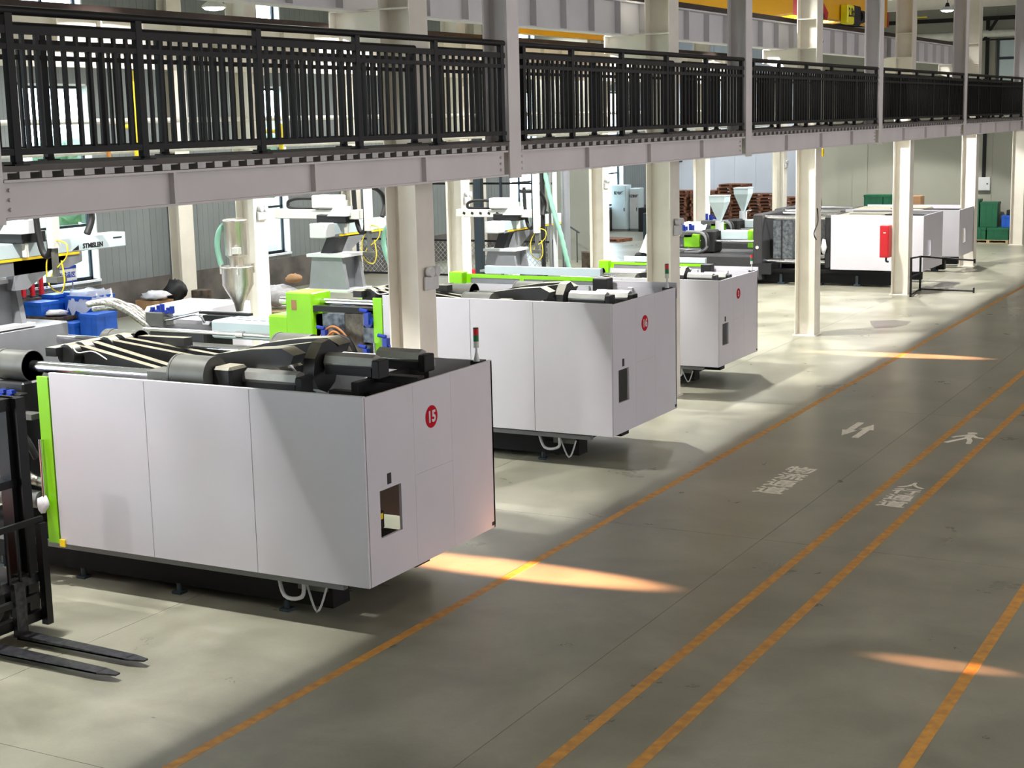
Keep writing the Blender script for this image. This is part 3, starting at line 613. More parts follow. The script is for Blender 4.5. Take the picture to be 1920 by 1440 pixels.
    if rear:      # rear safety door with a lime frame and grey windows
        off[0] = .03*sc
        P('rear_door', L().b(-3.75, -1.3, 2.56, 2.6, 1.9, 2.3).b(-3.75, -1.3, 2.56, 2.6, 2.42, 2.48), GREEN)
        for a in (-3.75, -2.75, -1.95, -1.38): P('door_post', L().b(a, a+.08, 2.555, 2.6, 2.3, 2.42), GREEN)
        for a, b_ in ((-3.67, -2.75), (-2.67, -1.95), (-1.87, -1.38)): P('door_pane', L().b(a, b_, 2.57, 2.585, 2.3, 2.42), MGREY)
        P('door_cap', L().b(-3.4, -1.3, 2.56, 2.66, 2.5, 2.62), PALEBLUE); P('rear_top_panel', L().b(-1.3, 0, 2.56, 2.6, 2.2, 2.44), WHITE)
        P('door_switch_box', L().b(-4.0, -3.75, 2.4, 2.6, 2.1, 2.52, .01), GREEN); P('cable_block', L().b(-1.3, -1.05, 2.25, 2.5, 2.2, 2.5, .01), BLACK)
    off[0] = 0
    if inj:
        # mould and open mould area
        P('mould_half', L().b(-5.1, -4.66, .16, 1.8, .75, 2.08, .01), MOLD); P('mould_half', L().b(-4.64, -4.28, .12, 1.85, .7, 2.1, .01), RUSTY)
        mb = L()
        for k in range(5): mb.b(-4.26, -4.06, .06, .2, .85+.27*k, 1.08+.27*k)
        P('clamp_blocks', mb, MOLD)['kind'] = 'stuff'
        P('side_platen', L().b(-4.26, -3.9, .2, 2.2, .5, 2.12, .01), MOLD)
        P('top_slide', L().b(-5.2, -3.8, .06, .16, 2.11, 2.2), BLACK)
        P('green_fairing', L().b(-5.72, -5.2, .04, .6, 1.2, 2.4, .02), GREEN); P('fairing_label', L().b(-5.6, -5.5, .034, .04, 2.12, 2.28), CARD)
        P('green_fairing', L().b(-6.1, -5.5, .06, .9, 1.1, 2.02, .03), GREEN)
        P('brown_cables', L().t([(-5.3, .0, 1.2), (-5.1, -.05, 1.6), (-4.85, 0, 1.88), (-4.6, 0, 1.8), (-4.42, 0, 1.5)], .02, 6).t([(-5.2, .0, 1.2), (-5.0, -.08, 1.55), (-4.75, -.04, 1.82), (-4.5, 0, 1.6)], .02, 6), CABLEO)
        for i, (a, h) in enumerate(((-4.92, 1.68), (-4.1, 1.98), (-4.15, 1.42), (-3.78, 1.6))): P('blue_coupling', B().cyl((x(a), y(.12), z(h)), (x(a), y(-.06), z(h)), .075, 12).box(x(a)-.04, x(a)+.04, y(-.1), y(0), z(h)-.02, z(h)+.16).cyl((x(a), y(-.05), z(h)+.18), (x(a)-.14, y(-.05), z(h)+.2), .03, 8), BLUEP)
        # injection unit
        P('injection_bed', L().b(-11.2, -6.1, .25, 2.3, .1, .9, .02), DARK)
        P('barrel', L().c((-8.2, 1.3, 1.55), (-6.6, 1.3, 1.55), .13, 18), OLIVE)
        P('barrel_cover', L().b(-7.7, -6.1, .6, 1.3, 1.5, 1.8, .03), PALEBLUE)
        sl = L()
        for k in range(9): sl.b(-7.6+.16*k, -7.5+.16*k, .8, .85, 1.8, 1.805).b(-7.6+.16*k, -7.5+.16*k, 1.05, 1.1, 1.8, 1.805)
        P('cover_slots', sl, MGREY)['kind'] = 'stuff'
        for v in (.4, 1.7): P('guide_rod', L().c((-9.0, v, 1.62), (-6.0, v, 1.62), .035, 12).c((-7.0, v, 1.62), (-6.85, v, 1.62), .06, 12), CHROME)
        P('carriage', L().b(-9.0, -7.75, .5, 1.3, 1.1, 1.62, .04), DARK); P('feed_throat', L().b(-8.3, -7.6, 1.15, 1.55, 1.7, 1.8).b(-8.5, -7.4, 1.3, 1.42, 1.8, 1.84), BLACK)
        P('oil_pipe', L().t([(-9.3, .9, 1.75), (-8.9, .9, 1.72), (-8.6, .9, 1.78), (-8.2, .9, 1.84), (-8.1, .95, 1.7)], .022, 6).t([(-9.3, .98, 1.8), (-8.8, .98, 1.78), (-8.2, .98, 1.9)], .016, 6), CHROME)
        P('manifold', L().b(-9.35, -8.95, .85, 1.15, 1.6, 1.85, .01), OLIVE)
        vb = L()
        for q_ in range(5): P('blue_valve', L().c((-9.25+.11*q_, .95+.04*(q_ % 2), 1.85), (-9.25+.11*q_, .95+.04*(q_ % 2), 1.93+.03*(q_ % 3)), .045, 8).c((-9.25+.11*q_, .9, 1.86), (-9.25+.11*q_, .98, 1.86), .035, 8), BLUEP)
        for k in range(4):
            P('foil_hose', L().t([(-10.4, .55+.14*k, 1.98-.1*(k % 2)), (-10.05, .6+.12*k, 2.02-.1*(k % 2)), (-9.7, .7+.1*k, 1.9), (-9.4, .85+.06*k, 1.66), (-9.2, .9, 1.5)], .055, 9), FOIL)
        P('foil_hose', L().t([(-9.2, .8, 1.52), (-8.8, .7, 1.56), (-8.4, .6, 1.4), (-8.2, .55, 1.1)], .065, 9), FOIL)
        P('black_hoses', L().t([(-8.5, .7, 1.3), (-8.0, .6, 1.34), (-7.6, .62, 1.2), (-7.4, .7, .95)], .035, 8).t([(-8.5, .8, 1.25), (-8.1, .65, 1.28), (-7.8, .66, 1.1), (-7.6, .7, .95)], .03, 8), BLACK)
        o = P('white_hood', B().prism([(y(1.45), .9), (y(1.45), 1.66), (y(1.62), 1.84), (y(2.9), 1.86), (y(2.9), .9)], 'x', X0-9.95, X0-8.55), WHITE)
        P('rating_label', B().box(X0-9.75, X0-9.6, y(1.45)-.004, y(1.45), 1.1, 1.2), CARD, o)
        P('green_base_strip', L().b(-10.8, -8.8, .2, .26, .92, .98), GREEN)
    return t
def hopper(cx, cy, label):
    t = thing('hopper_loader', (cx, cy, 1.84), label, 'hopper')
    put('hopper_cone', B().lathe((cx, cy, 0), [(.06, 1.84), (.09, 1.98), (.27, 2.3), (.27, 2.58), (.29, 2.6), (.29, 2.63), (.24, 2.63)], 28), STEEL, t)
    put('throat', B().lathe((cx, cy, 0), [(.13, 2.63), (.13, 2.76), (.19, 2.83)], 20), STEEL, t)
    put('loader_body', B().lathe((cx, cy, 0), [(.19, 2.82), (.195, 3.38), (.21, 3.4), (.21, 3.43), (.15, 3.45)], 26), STEEL, t)
    put('control_box', B().cbox(cx+.1, cx+.24, cy-.25, cy-.15, 2.85, 2.97, .01), LENS, t)
    put('suction_hose', B().tube([(cx-.2, cy-.05, 3.34), (cx-.3, cy-.08, 3.2), (cx-.33, cy-.1, 2.95), (cx-.25, cy-.12, 2.64)], .05, 10, 6), HOSEG, t)
    for a in range(4): put('latch', B().box(cx+.27*math.cos(a*1.57+.7)-.02, cx+.27*math.cos(a*1.57+.7)+.02, cy+.27*math.sin(a*1.57+.7)-.02, cy+.27*math.sin(a*1.57+.7)+.02, 2.5, 2.66), STEEL, t)
def robot(bx, by0, by1, bz, foot, arm, label, kick=True, low=None, logo=False):
    """gantry robot: pedestal on the fixed platen, beam along Y, carriage with a kick arm and a vertical arm"""
    fx, fy, fz0, fz1 = foot
    t = thing('gantry_robot', (fx, fy, fz0), label, 'robot', 'white take-out robots above the machines')
    put('pedestal', B().prism([(fx-.38, fz0), (fx+.38, fz0), (fx+.3, fz1-.08), (fx-.3, fz1-.08)], 'y', fy-.28, fy-.2).prism([(fx-.38, fz0), (fx+.38, fz0), (fx+.3, fz1-.08), (fx-.3, fz1-.08)], 'y', fy+.2, fy+.28).box(fx-.22, fx+.22, fy-.2, fy+.2, fz0, fz1-.08), MGREY, t)
    put('pedestal_cap', B().box(fx-.38, fx+.36, fy-.32, fy+.32, fz1-.08, fz1-.03), LGREY, t)
    put('pedestal_foot', B().box(fx-.45, fx+.45, fy-.36, fy+.36, fz0-.04, fz0), LGREY, t)
    put('neck', B().prism([(fx-.22, fz1-.03), (fx+.02, fz1-.03), (fx+.16, bz), (fx-.08, bz)], 'y', fy-.14, fy+.14), BLACK, t)
    put('gusset', B().prism([(fy+.05, bz-.36), (fy+.25, bz-.36), (fy+1.0, bz), (fy+.05, bz)], 'x', bx-.02, bx+.12), MGREY, t)
    ye_ = 14.72 if logo else by1
    b = put('traverse_beam', B().cbox(bx-.12, bx+.12, by0, by1, bz+.03, bz+.22, .01), PALEBLUE, t)
    put('yellow_strip', B().box(bx+.118, bx+.13, by0+.15, ye_-.05, bz, bz+.03), STKY, b)
    put('lower_rail', B().box(bx-.12, bx+.12, by0, ye_, bz-.02, bz+.03), MGREY, b)
    if logo: put('side_plate', B().prism([(by0, bz-.02), (ye_, bz-.02), (ye_, bz-.1), (ye_-.25, bz-.16), (by0, bz-.2)], 'x', bx+.1, bx+.12), MGREY, b)
    put('end_cap', B().cbox(bx-.15, bx+.15, by0-.32, by0, bz-.0, bz+.24, .015), LGREY, b)
    cy = arm
    put('carriage', B().cbox(bx-.3, bx+.3, cy-.2, cy+.2, bz+.22, bz+.36, .01), BLACK, t)
    put('drive_cover', B().prism([(bx-.05, bz+.34), (bx+.34, bz+.34), (bx+.34, bz+.5), (bx+.1, bz+.5)], 'y', cy-.24, cy-.02), LGREY, t)
    if kick:
        k = put('kick_arm', B().cbox(bx-1.25, bx+.5, cy-.1, cy+.1, bz+.28, bz+.44, .012), LENS, t)
        sl = B()
        for q in range(6): sl.ob((bx-1.05+.2*q, cy-.102, bz+.36), (.06, .006, .05), 0, .4)
        if label.startswith('white robot above the wire'): put('arm_slots', sl, BLACK, k)['kind'] = 'stuff'
        put('control_housing', B().cbox(bx-.42, bx+.08, cy-.16, cy+.16, bz+.46, bz+.68, .02), LENS, t)
        put('cable_chain', B().tube([(bx-.42, cy, bz+.62), (bx-.8, cy, bz+.62), (bx-.98, cy, bz+.58), (bx-1.02, cy, bz+.52), (bx-.95, cy, bz+.46), (bx-.4, cy, bz+.45)], .03, 8, 5), BLACK, t)
    zl = low if low else bz-.1
    ax = bx+.62
    put('vertical_arm', B().box(ax-.05, ax+.05, cy-.06, cy+.06, zl, bz+1.2), LENS, t)
    put('arm_cable', B().tube([(ax-.28, cy, bz+.9), (ax-.26, cy, bz+.4), (ax-.2, cy, bz+.12), (ax-.12, cy, bz+.06), (ax-.05, cy-.02, bz+.2), (ax-.06, cy, bz+.9)], .04, 8, 5), BLACK, t)
    put('arm_bracket', B().box(ax-.4, ax-.33, cy-.14, cy-.1, bz+.05, bz+.6), LENS, t)
    g = put('gripper', B().box(ax-.03, ax+.03, cy-.03, cy+.03, zl-.35, zl).box(ax-.09, ax+.09, cy-.08, cy+.08, zl-.42, zl-.35), OLIVE, t)
    put('air_hoses', B().tube([(ax, cy, zl+.1), (ax+.2, cy, zl+.05), (ax+.18, cy, zl-.12), (ax-.05, cy, zl-.3), (ax-.1, cy, zl-.42)], .01, 5, 5).tube([(ax-.05, cy, zl), (ax-.15, cy, zl-.2), (ax-.13, cy, zl-.45), (ax+.05, cy, zl-.55), (ax+.13, cy, zl-.4), (ax+.1, cy, zl-.15)], .01, 5, 5), YPIPE, g)
    put('rear_chain', B().tube([(bx+.3, cy+.9, bz+.26), (bx+.3, cy+1.0, bz+.5), (bx+.3, cy+.75, bz+.75), (bx+.1, cy+.3, bz+.8)], .045, 6, 6), BLACK, t)
    if logo:
        yl = by1-.5
        text('robot_lettering', 'STMISLEN', .085, BLACK, plane_mw((bx+.122, by1-.62, bz+.09), (0, 1, 0), (0, 0, 1)), b, .003)
        put('logo_wedge', B().prism([(by1-1.0, bz+.05), (by1-.88, bz+.05), (by1-.88, bz+.11)], 'x', bx+.121, bx+.124), BLACK, b)
        put('logo_bar', B().box(bx+.121, bx+.124, by1-.24, by1-.08, bz+.15, bz+.165), BLACK, b)
    return t

m15 = machine(-8.2, 12.0, 1.0, 2.55, 'nearest white moulding machine cover with the red number 15', '15')
m16 = machine(-9.03, 19.5, 1.0, 2.4, 'white moulding machine cover with the red number 16, lime mould area to its left', '16', inj=True, rear=True, us=(0, -1.25, -2.31, -3.85), msh=1.3, dz=-.13, fixed=(-5.7, -5.2, 2.2))
m3 = machine(-10.0, 26.27, .84, 2.13, 'third white moulding machine cover, with the red number 3', '3', rear=True, us=(0, -1.25, -2.31, -3.85), msh=.9, dz=-.13, fixed=(-6.1, -5.55, 2.25))
hopper(-16.85, 21.0, 'tall stainless steel hopper with a pale green hose, on the machine marked 16')
robot(-14.45, 11.9, 15.55, 3.44, (-14.8, 13.5, 2.65, 3.25), 13.75, 'white robot with black lettering on its beam at the far left', kick=False, low=3.6, logo=True)
robot(-14.9, 21.0, 24.2, 3.16, (-14.75, 21.0, 2.32, 2.93), 21.3, 'white robot above the lime mould area, left of the column behind cover 15', low=3.25)
robot(-15.3, 27.6, 30.4, 2.74, (-15.35, 28.0, 1.95, 2.42), 28.1, 'white robot above the wire fence, between the machines 15 and 16 columns', low=2.7)

# ------------------------------------------------------------------ the two farthest machines
def far_machine(X0, Y0, W, zt, uleft, label, inj=True):
    t = thing('injection_moulding_machine', (X0-2, Y0+W/2, 0), label, 'machine', 'injection moulding machines along the aisle')
    P = lambda n, b, m, q=t: put(n, b, m, q)
    zb = .5
    P('front_panel', B().box(X0-uleft, X0, Y0, Y0+.03, zb, zt), WHITE); P('rear_panel', B().box(X0-uleft, X0, Y0+W-.03, Y0+W, zb, zt), WHITE)
    h0, h1 = .9, 1.35
    P('end_panel', B().box(X0-.03, X0, Y0+.03, Y0+.5, zb, zt).box(X0-.03, X0, Y0+.9, Y0+W-.03, zb, zt).box(X0-.03, X0, Y0+.5, Y0+.9, zb, h0).box(X0-.03, X0, Y0+.5, Y0+.9, h1, zt), WHITE)
    P('grey_liner', B().box(X0-.3, X0-.27, Y0+.3, Y0+1.2, .8, 1.5), MGREY)
    P('bed_frame', B().box(X0-uleft-2.4, X0-.5, Y0+.25, Y0+.5, .06, .45).box(X0-uleft-2.4, X0-.5, Y0+W-.5, Y0+W-.25, .06, .45), BED)
    for k in range(5): P('levelling_foot', B().box(X0-.9-1.15*k, X0-.7-1.15*k, Y0+.2, Y0+.4, 0, .06).box(X0-.84-1.15*k, X0-.76-1.15*k, Y0+.2, Y0+.3, .06, .3), NAVY)
    P('bed_rail', B().box(X0-uleft-2.4, X0-.3, Y0+.1, Y0+.18, .38, .46), BED)
    P('top_beam', B().box(X0-2.4, X0-.2, Y0+.9, Y0+1.05, zt-.12, zt-.02), BLACK); P('toggle_housing', B().cbox(X0-uleft, X0-1.3, Y0+.4, Y0+W-.4, 1.1, zt-.03, .05), DUSTY)
    uf = uleft+2.1
    P('fixed_platen', B().cbox(X0-uf-.28, X0-uf, Y0+.0, Y0+W-.1, .12, zt, .03), CHARC); P('platen_screw', B().cyl((X0-uf-.14, Y0-.02, 1.1), (X0-uf-.14, Y0, 1.1), .05, 12), LENS)
    P('moving_platen', B().cbox(X0-uleft-.22, X0-uleft-.02, Y0+.1, Y0+W-.1, .5, zt-.05, .04), DARK)
    P('mould', B().cbox(X0-uf+.25, X0-uf+.85, Y0+.3, Y0+W-.5, .75, zt-.18, .01), MOLD); P('mould_band', B().box(X0-uf+.5, X0-uf+.54, Y0+.285, Y0+.3, .75, zt-.18), BLACK)
    for (v, h) in ((.3, zt-.1), (W-.4, zt-.1), (.3, .68), (W-.4, .68)): P('tie_bar', B().cyl((X0-uf, Y0+v, h), (X0-uleft+.3, Y0+v, h), .06, 12), CHROME)
    P('plastic_rag', B().blob((X0-uleft-.2, Y0+.02, 1.15), .08, .04, .22, .3, 8, 6, 3), SHEETW)
    if inj:
        P('injection_bed', B().cbox(X0-uf-4.2, X0-uf-.3, Y0+.1, Y0+W-.2, .08, .85, .06), CHARC); P('front_plinth', B().box(X0-uf-.3, X0-uf+.3, Y0-.02, Y0+.1, .3, .62), DARK)
        P('barrel_guard', B().cbox(X0-uf-1.6, X0-uf-.3, Y0+.8, Y0+1.3, 1.25, 1.52, .02), PALEBLUE); P('green_guard', B().cbox(X0-uf-.72, X0-uf-.29, Y0+.75, Y0+1.35, 1.0, 1.56, .03), GREEN)
        P('green_carriage', B().cbox(X0-uf-2.75, X0-uf-2.2, Y0+.6, Y0+1.4, 1.0, 1.42, .03), GREEN)
        P('guide_rod', B().cyl((X0-uf-2.2, Y0+.65, 1.22), (X0-uf-.3, Y0+.65, 1.22), .035, 10), CHROME); P('drive_block', B().cbox(X0-uf-2.15, X0-uf-1.7, Y0+.5, Y0+1.2, .85, 1.55, .05), BLACK)
        for k in range(3): P('corrugated_hose', B().tube([(X0-uf-2.6+.1*k, Y0+.5, 1.5), (X0-uf-2.0+.05*k, Y0+.35, 1.45), (X0-uf-1.85, Y0+.3, 1.1), (X0-uf-2.1, Y0+.3, .9), (X0-uf-2.6, Y0+.35, .88)], .05, 8, 5), BLACK if k == 2 else MGREY)
        for k in range(5): P('blue_valve', B().cyl((X0-uf-2.95+.11*k, Y0+.8+.05*(k % 2), 1.42), (X0-uf-2.95+.11*k, Y0+.8+.05*(k % 2), 1.72-.04*(k % 3)), .05, 8), BLUEP)
        P('valve_manifold', B().cbox(X0-uf-3.1, X0-uf-2.45, Y0+.6, Y0+1.1, 1.3, 1.5, .02), OLIVE)
        sh = B(); R_ = random.Random(5)
        n_ = 9; vs = []
        for i in range(n_):
            for j in range(7): vs.append((X0-uf-4.0+1.15*i/(n_-1), Y0+.05+1.6*j/6+R_.uniform(-.04, .04), [.86, 1.1, 1.36, 1.42, 1.4, 1.2, .9][j]+R_.uniform(-.05, .05)))
        sh.add(vs, [(i*7+j, i*7+j+1, (i+1)*7+j+1, (i+1)*7+j) for i in range(n_-1) for j in range(6)], True); k0 = len(vs)
        sh.add([(a, b_, .86) for a, b_, c in (vs[0], vs[6], vs[-1], vs[-7])], [(0, 1, 2, 3)])
        P('white_dust_sheet', sh, SHEETW)
        # pale hopper
        hx, hy = X0-uf-1.75, Y0+1.1
        o = P('hopper', B().cone((hx, hy, 1.78), (hx, hy, 2.38), .06, .35, 4, PI/4).cone((hx, hy, 2.38), (hx, hy, 2.56), .35, .36, 4, PI/4), PALEBLUE)
        P('hopper_lid', B().ob((hx, hy, 2.575), (.54, .54, .03)), PALEBLUE, o); P('hopper_throat', B().cyl((hx, hy, 1.5), (hx, hy, 1.8), .13, 14), LGREY, o)
        P('arm_lever', B().tube([(hx+.1, hy-.1, 1.8), (hx+.35, hy-.15, 1.84)], .02, 6), CHROME, o)
    return t
far_machine(-10.45, 43.6, 2.35, 2.08, 2.68, 'machine with a plain white cover behind the red box, charcoal platen at its left')
far_machine(-10.5, 48.4, 2.6, 1.95, 3.6, 'farthest machine, its plain white cover left of the green crates')

# ------------------------------------------------------------------ forklift at the left edge
t = thing('forklift', (-12.4, 10.2, 0), 'black forklift mast, load backrest and two scuffed forks at the lower left', 'forklift')
P = lambda n, b, m, q=t: put(n, b, m, q)
for yy in (9.85, 10.8):
    P('mast_rail', B().box(-11.78, -11.48, yy-.06, yy+.06, .1, 2.4), FLBLACK); P('inner_mast', B().box(-11.68, -11.56, yy+(.06 if yy < 10 else -.12), yy+(.12 if yy < 10 else -.06), .14, 2.3), FLBLACK)
P('mast_crossbar', B().box(-11.75, -11.55, 9.8, 10.8, 2.28, 2.4), FLBLACK); P('mast_crossbar', B().box(-11.75, -11.55, 9.8, 10.8, 1.5, 1.58), FLBLACK)
P('lift_cylinder', B().cyl((-11.7, 9.9, .2), (-11.7, 9.9, 2.1), .05, 12), FLBLACK); P('lift_cylinder', B().cyl((-11.7, 10.32, .2), (-11.7, 10.32, 2.1), .05, 12), FLBLACK)
P('lift_chain', B().box(-11.56, -11.52, 10.08, 10.12, .4, 2.3), FORKM)
P('load_backrest', B().box(-11.33, -11.29, 9.6, 10.8, 1.15, 1.21).box(-11.33, -11.29, 9.6, 9.66, .62, 1.15).box(-11.33, -11.25, 10.72, 10.8, .1, 1.15), FLBLACK)
for k in range(7): P('backrest_bar', B().box(-11.325, -11.3, 9.75+.14*k, 9.775+.14*k, .62, 1.15), FLBLACK)
P('carriage_bar', B().box(-11.42, -11.34, 9.6, 10.76, .54, .64), FORKM); P('carriage_bar', B().box(-11.42, -11.34, 9.6, 10.76, .14, .24), FLBLACK)
P('carriage_bar', B().box(-11.36, -11.3, 9.6, 10.72, .38, .44), FLBLACK)
P('carriage_plate', B().box(-11.46, -11.4, 9.8, 9.92, .12, .66), FLBLACK); P('carriage_plate', B().box(-11.46, -11.4, 10.5, 10.62, .12, .66), FLBLACK)
for yy, tip in ((10.02, -9.68), (10.42, -9.70)):
    fk = B().box(-11.34, -11.28, yy-.07, yy+.07, .07, .62)
    fk.prism([(-11.3, yy-.07), (tip-.18, yy-.07), (tip, yy-.03), (tip, yy+.03), (tip-.18, yy+.07), (-11.3, yy+.07)], 'z', .055, .07)
    fk.add([(-11.3, yy-.07, .055), (-11.3, yy+.07, .055), (tip-.2, yy-.07, .055), (tip-.2, yy+.07, .055), (-11.3, yy-.07, .105), (-11.3, yy+.07, .105), (tip-.2, yy-.07, .072), (tip-.2, yy+.07, .072)], [(0, 1, 3, 2), (4, 6, 7, 5), (0, 2, 6, 4), (1, 5, 7, 3), (0, 4, 5, 1), (2, 3, 7, 6)])
    P('fork', fk, FORKM)
P('tilt_cylinder', B().cyl((-12.3, 9.8, .9), (-11.75, 9.8, .7), .05, 10), FLBLACK)
P('hydraulic_hose', B().tube([(-11.5, 10.0, 1.9), (-11.46, 10.02, 1.2), (-11.5, 10.1, .7), (-11.42, 10.2, .5), (-11.44, 10.35, .34)], .018, 6, 5), BLACK)
P('body', B().cbox(-14.4, -12.2, 9.6, 10.75, .25, 1.1, .05), ORANGE); P('counterweight', B().cbox(-14.9, -14.35, 9.65, 10.7, .3, 1.25, .1), FLBLACK)
P('seat', B().cbox(-13.9, -13.4, 9.95, 10.4, 1.1, 1.3, .04).cbox(-13.98, -13.86, 9.95, 10.4, 1.25, 1.75, .03), BLACK)
for (a, b_) in ((-12.35, 9.7), (-12.35, 10.65), (-14.2, 9.7), (-14.2, 10.65)): P('guard_post', B().box(a-.03, a+.03, b_-.03, b_+.03, 1.05, 2.15), FLBLACK)
P('overhead_guard', B().box(-14.25, -12.3, 9.67, 9.73, 2.12, 2.18).box(-14.25, -12.3, 10.62, 10.68, 2.12, 2.18).box(-14.25, -14.19, 9.73, 10.62, 2.12, 2.18).box(-12.36, -12.3, 9.73, 10.62, 2.12, 2.18), FLBLACK)
for k in range(7): P('guard_bar', B().box(-14.0+.24*k, -13.95+.24*k, 9.73, 10.62, 2.13, 2.16), FLBLACK)
for (a, b_, rr) in ((-12.05, 9.6, .3), (-12.05, 10.75, .3), (-14.35, 9.62, .24), (-14.35, 10.72, .24)):
    o = P('wheel', B().cyl((a, b_-.1, rr), (a, b_+.1, rr), rr, 24), BLACK); P('hub', B().cyl((a, b_-.11, rr), (a, b_+.11, rr), rr*.45, 16), LGREY, o)

# ------------------------------------------------------------------ pipe barrier and hydrant box
t = thing('pipe_barrier', (-10.4, 42.5, 0), 'black angled pipe barrier around the column with the red box', 'barrier')
pt = [(-10.3, 41.66), (-10.42, 43.2), (-8.92, 43.12)]
for i, (a, b_) in enumerate(pt): put('post', B().box(a-.025, a+.025, b_-.025, b_+.025, 0 if i < 2 else .82, [1.08, .98, .94][i]), BLACKP, t)
for (z0, z1, z2) in ((1.06, .97, .9), (.05, .05, .05), (.55, .5, None)):
    put('rail', B().cyl((pt[0][0], pt[0][1], z0), (pt[1][0], pt[1][1], z1), .025, 8), BLACKP, t)
    if z2: put('rail', B().cyl((pt[1][0], pt[1][1], z1), (pt[2][0], pt[2][1], z2), .025, 8), BLACKP, t)
put('end_plate', B().box(-8.93, -8.91, 43.05, 43.2, 0, .14), BLACKP, t)
t = thing('hydrant_box', (-11.05, 41.95, .4), 'red steel hydrant box fixed to the left side of the fifth column', 'hydrant box')
put('cabinet_body', B().cbox(-11.2, -10.94, 41.75, 42.05, 1.05, 1.93, .01), RED, t); put('door_panel', B().box(-11.17, -10.97, 41.74, 41.75, 1.09, 1.89), RED, t); put('door_label', B().box(-11.1, -11.03, 41.735, 41.74, 1.72, 1.75), LENS, t)
put('hose_end', B().tube([(-11.05, 41.9, 1.05), (-11.04, 41.86, .95), (-10.97, 41.86, .93)], .03, 8, 4), NAVY, t)

# ------------------------------------------------------------------ right-hand crates by the end wall
def pallet(x, y, z, name='pallet', m=WOODL, w_=1.2, d_=1.0, lab=None, grp=None, rz=0):
    b = B()
    for k in range(3): b.box(-w_/2, w_/2, -d_/2+(d_-.1)/2*k, -d_/2+(d_-.1)/2*k+.1, 0, .02)
    for k in range(3): b.box(-w_/2+(w_-.1)/2*k, -w_/2+(w_-.1)/2*k+.1, -d_/2, d_/2, .02, .1)
    for k in range(6): b.box(-w_/2, w_/2, -d_/2+(d_-.11)/5*k, -d_/2+(d_-.11)/5*k+.11, .1, .12)
    o = put(name, B().add([(p[0]+x, p[1]+y, p[2]+z) for p in b.v], b.f), m, None, at=(x, y, z)); return tag(o, lab, 'pallet', grp)
pallet(-11.85, 60.1, 0, 'pallet', WOODL, 1.5, 1.1, 'pale wooden pallet under the dark green crates by the end wall')
def crate(name, x0, x1, y0, y1, z0, z1, m, label, lidm=None, cat='crate', group=None):
    t = thing(name, ((x0+x1)/2, (y0+y1)/2, z0), label, cat, group)
    b = B().box(x0, x1, y0, y1, z0, z0+.02)
    w_ = .018
    b.box(x0, x1, y0, y0+w_, z0+.02, z1).box(x0, x1, y1-w_, y1, z0+.02, z1).box(x0, x0+w_, y0+w_, y1-w_, z0+.02, z1).box(x1-w_, x1, y0+w_, y1-w_, z0+.02, z1)
    put('tub', b, m, t)
    put('rim', B().box(x0-.015, x1+.015, y0-.015, y0, z1-.06, z1).box(x0-.015, x1+.015, y1, y1+.015, z1-.06, z1).box(x0-.015, x0, y0, y1, z1-.06, z1).box(x1, x1+.015, y0, y1, z1-.06, z1), m, t)
    put('ribs', B().box(x0+(x1-x0)*.3, x0+(x1-x0)*.34, y0-.01, y0, z0+.03, z1-.06).box(x0+(x1-x0)*.66, x0+(x1-x0)*.7, y0-.01, y0, z0+.03, z1-.06).box(x1, x1+.01, y0+(y1-y0)*.4, y0+(y1-y0)*.6, z0+.03, z1-.06), m, t)['kind'] = 'stuff'
    if lidm: put('lid', B().box(x0-.01, x1+.01, y0-.01, y1+.01, z1, z1+.02), lidm, t)
    return t
crate('plastic_crate', -12.55, -11.95, 59.6, 60.55, .12, .55, GBOX, 'dark green crate at the left of the low row on the pale pallet', GBOX)
crate('plastic_crate', -11.9, -11.12, 59.6, 60.55, .12, .55, GBOX, 'dark green crate at the right of the low row on the pale pallet', GBOX)
crate('plastic_crate', -12.25, -11.62, 60.0, 60.6, .58, 1.5, GBOX, 'tall dark green crate standing on the low green ones', GBOX)
crate('plastic_crate', -12.75, -12.3, 60.0, 60.6, .58, 1.6, GBOX, 'tallest dark green crate, half hidden behind the farthest cover', GBOX)
crate('plastic_crate', -11.45, -10.99, 60.0, 60.6, .58, 1.0, CRATE, 'blue crate on the green ones beside the rightmost column', CRATE)
tag(put('black_tray', B().cbox(-11.3, -10.98, 60.1, 60.5, 1.03, 1.22, .01), BLACK), 'black tray lying on the blue crate beside the rightmost column', 'tray')
t = thing('wall_switch_box', (-12.32, 60.9, 1.9), 'pale grey switch box on the end wall above the green crates', 'switch box')
put('box_body', B().cbox(-12.54, -12.08, 60.8, 60.97, 1.92, 2.43, .01), LGREY, t); put('box_door', B().box(-12.51, -12.11, 60.79, 60.8, 1.95, 2.4), LGREY, t); put('box_knob', B().cyl((-12.18, 60.78, 2.18), (-12.18, 60.79, 2.18), .03, 8), BLACK, t)
put('conduit', B().box(-12.4, -12.28, 60.84, 60.96, 2.43, 8.4), BLACKP, t)
t = thing('wall_pipe', (-12.3, 60.6, 8), 'long pale ventilation pipe and dark beams high on the end wall', 'pipe')
put('pipe', B().cyl((-17.5, 60.4, 7.75), (-13.2, 60.4, 7.75), .16, 14), LENS, t); put('pipe', B().cyl((-12.4, 60.4, 7.8), (-10.2, 60.4, 7.8), .14, 14), LENS, t)
put('dark_beam', B().box(-18.5, -9.5, 60.5, 60.6, 8.3, 8.45), BLACKP, t); put('dark_beam', B().box(-12.5, -10.3, 60.3, 60.4, 7.55, 7.6), BLACKP, t)
put('diagonal_brace', B().ob((-12.1, 60.35, 8.0), (.1, .08, 1.0), 0, .55), BLACKP, t)
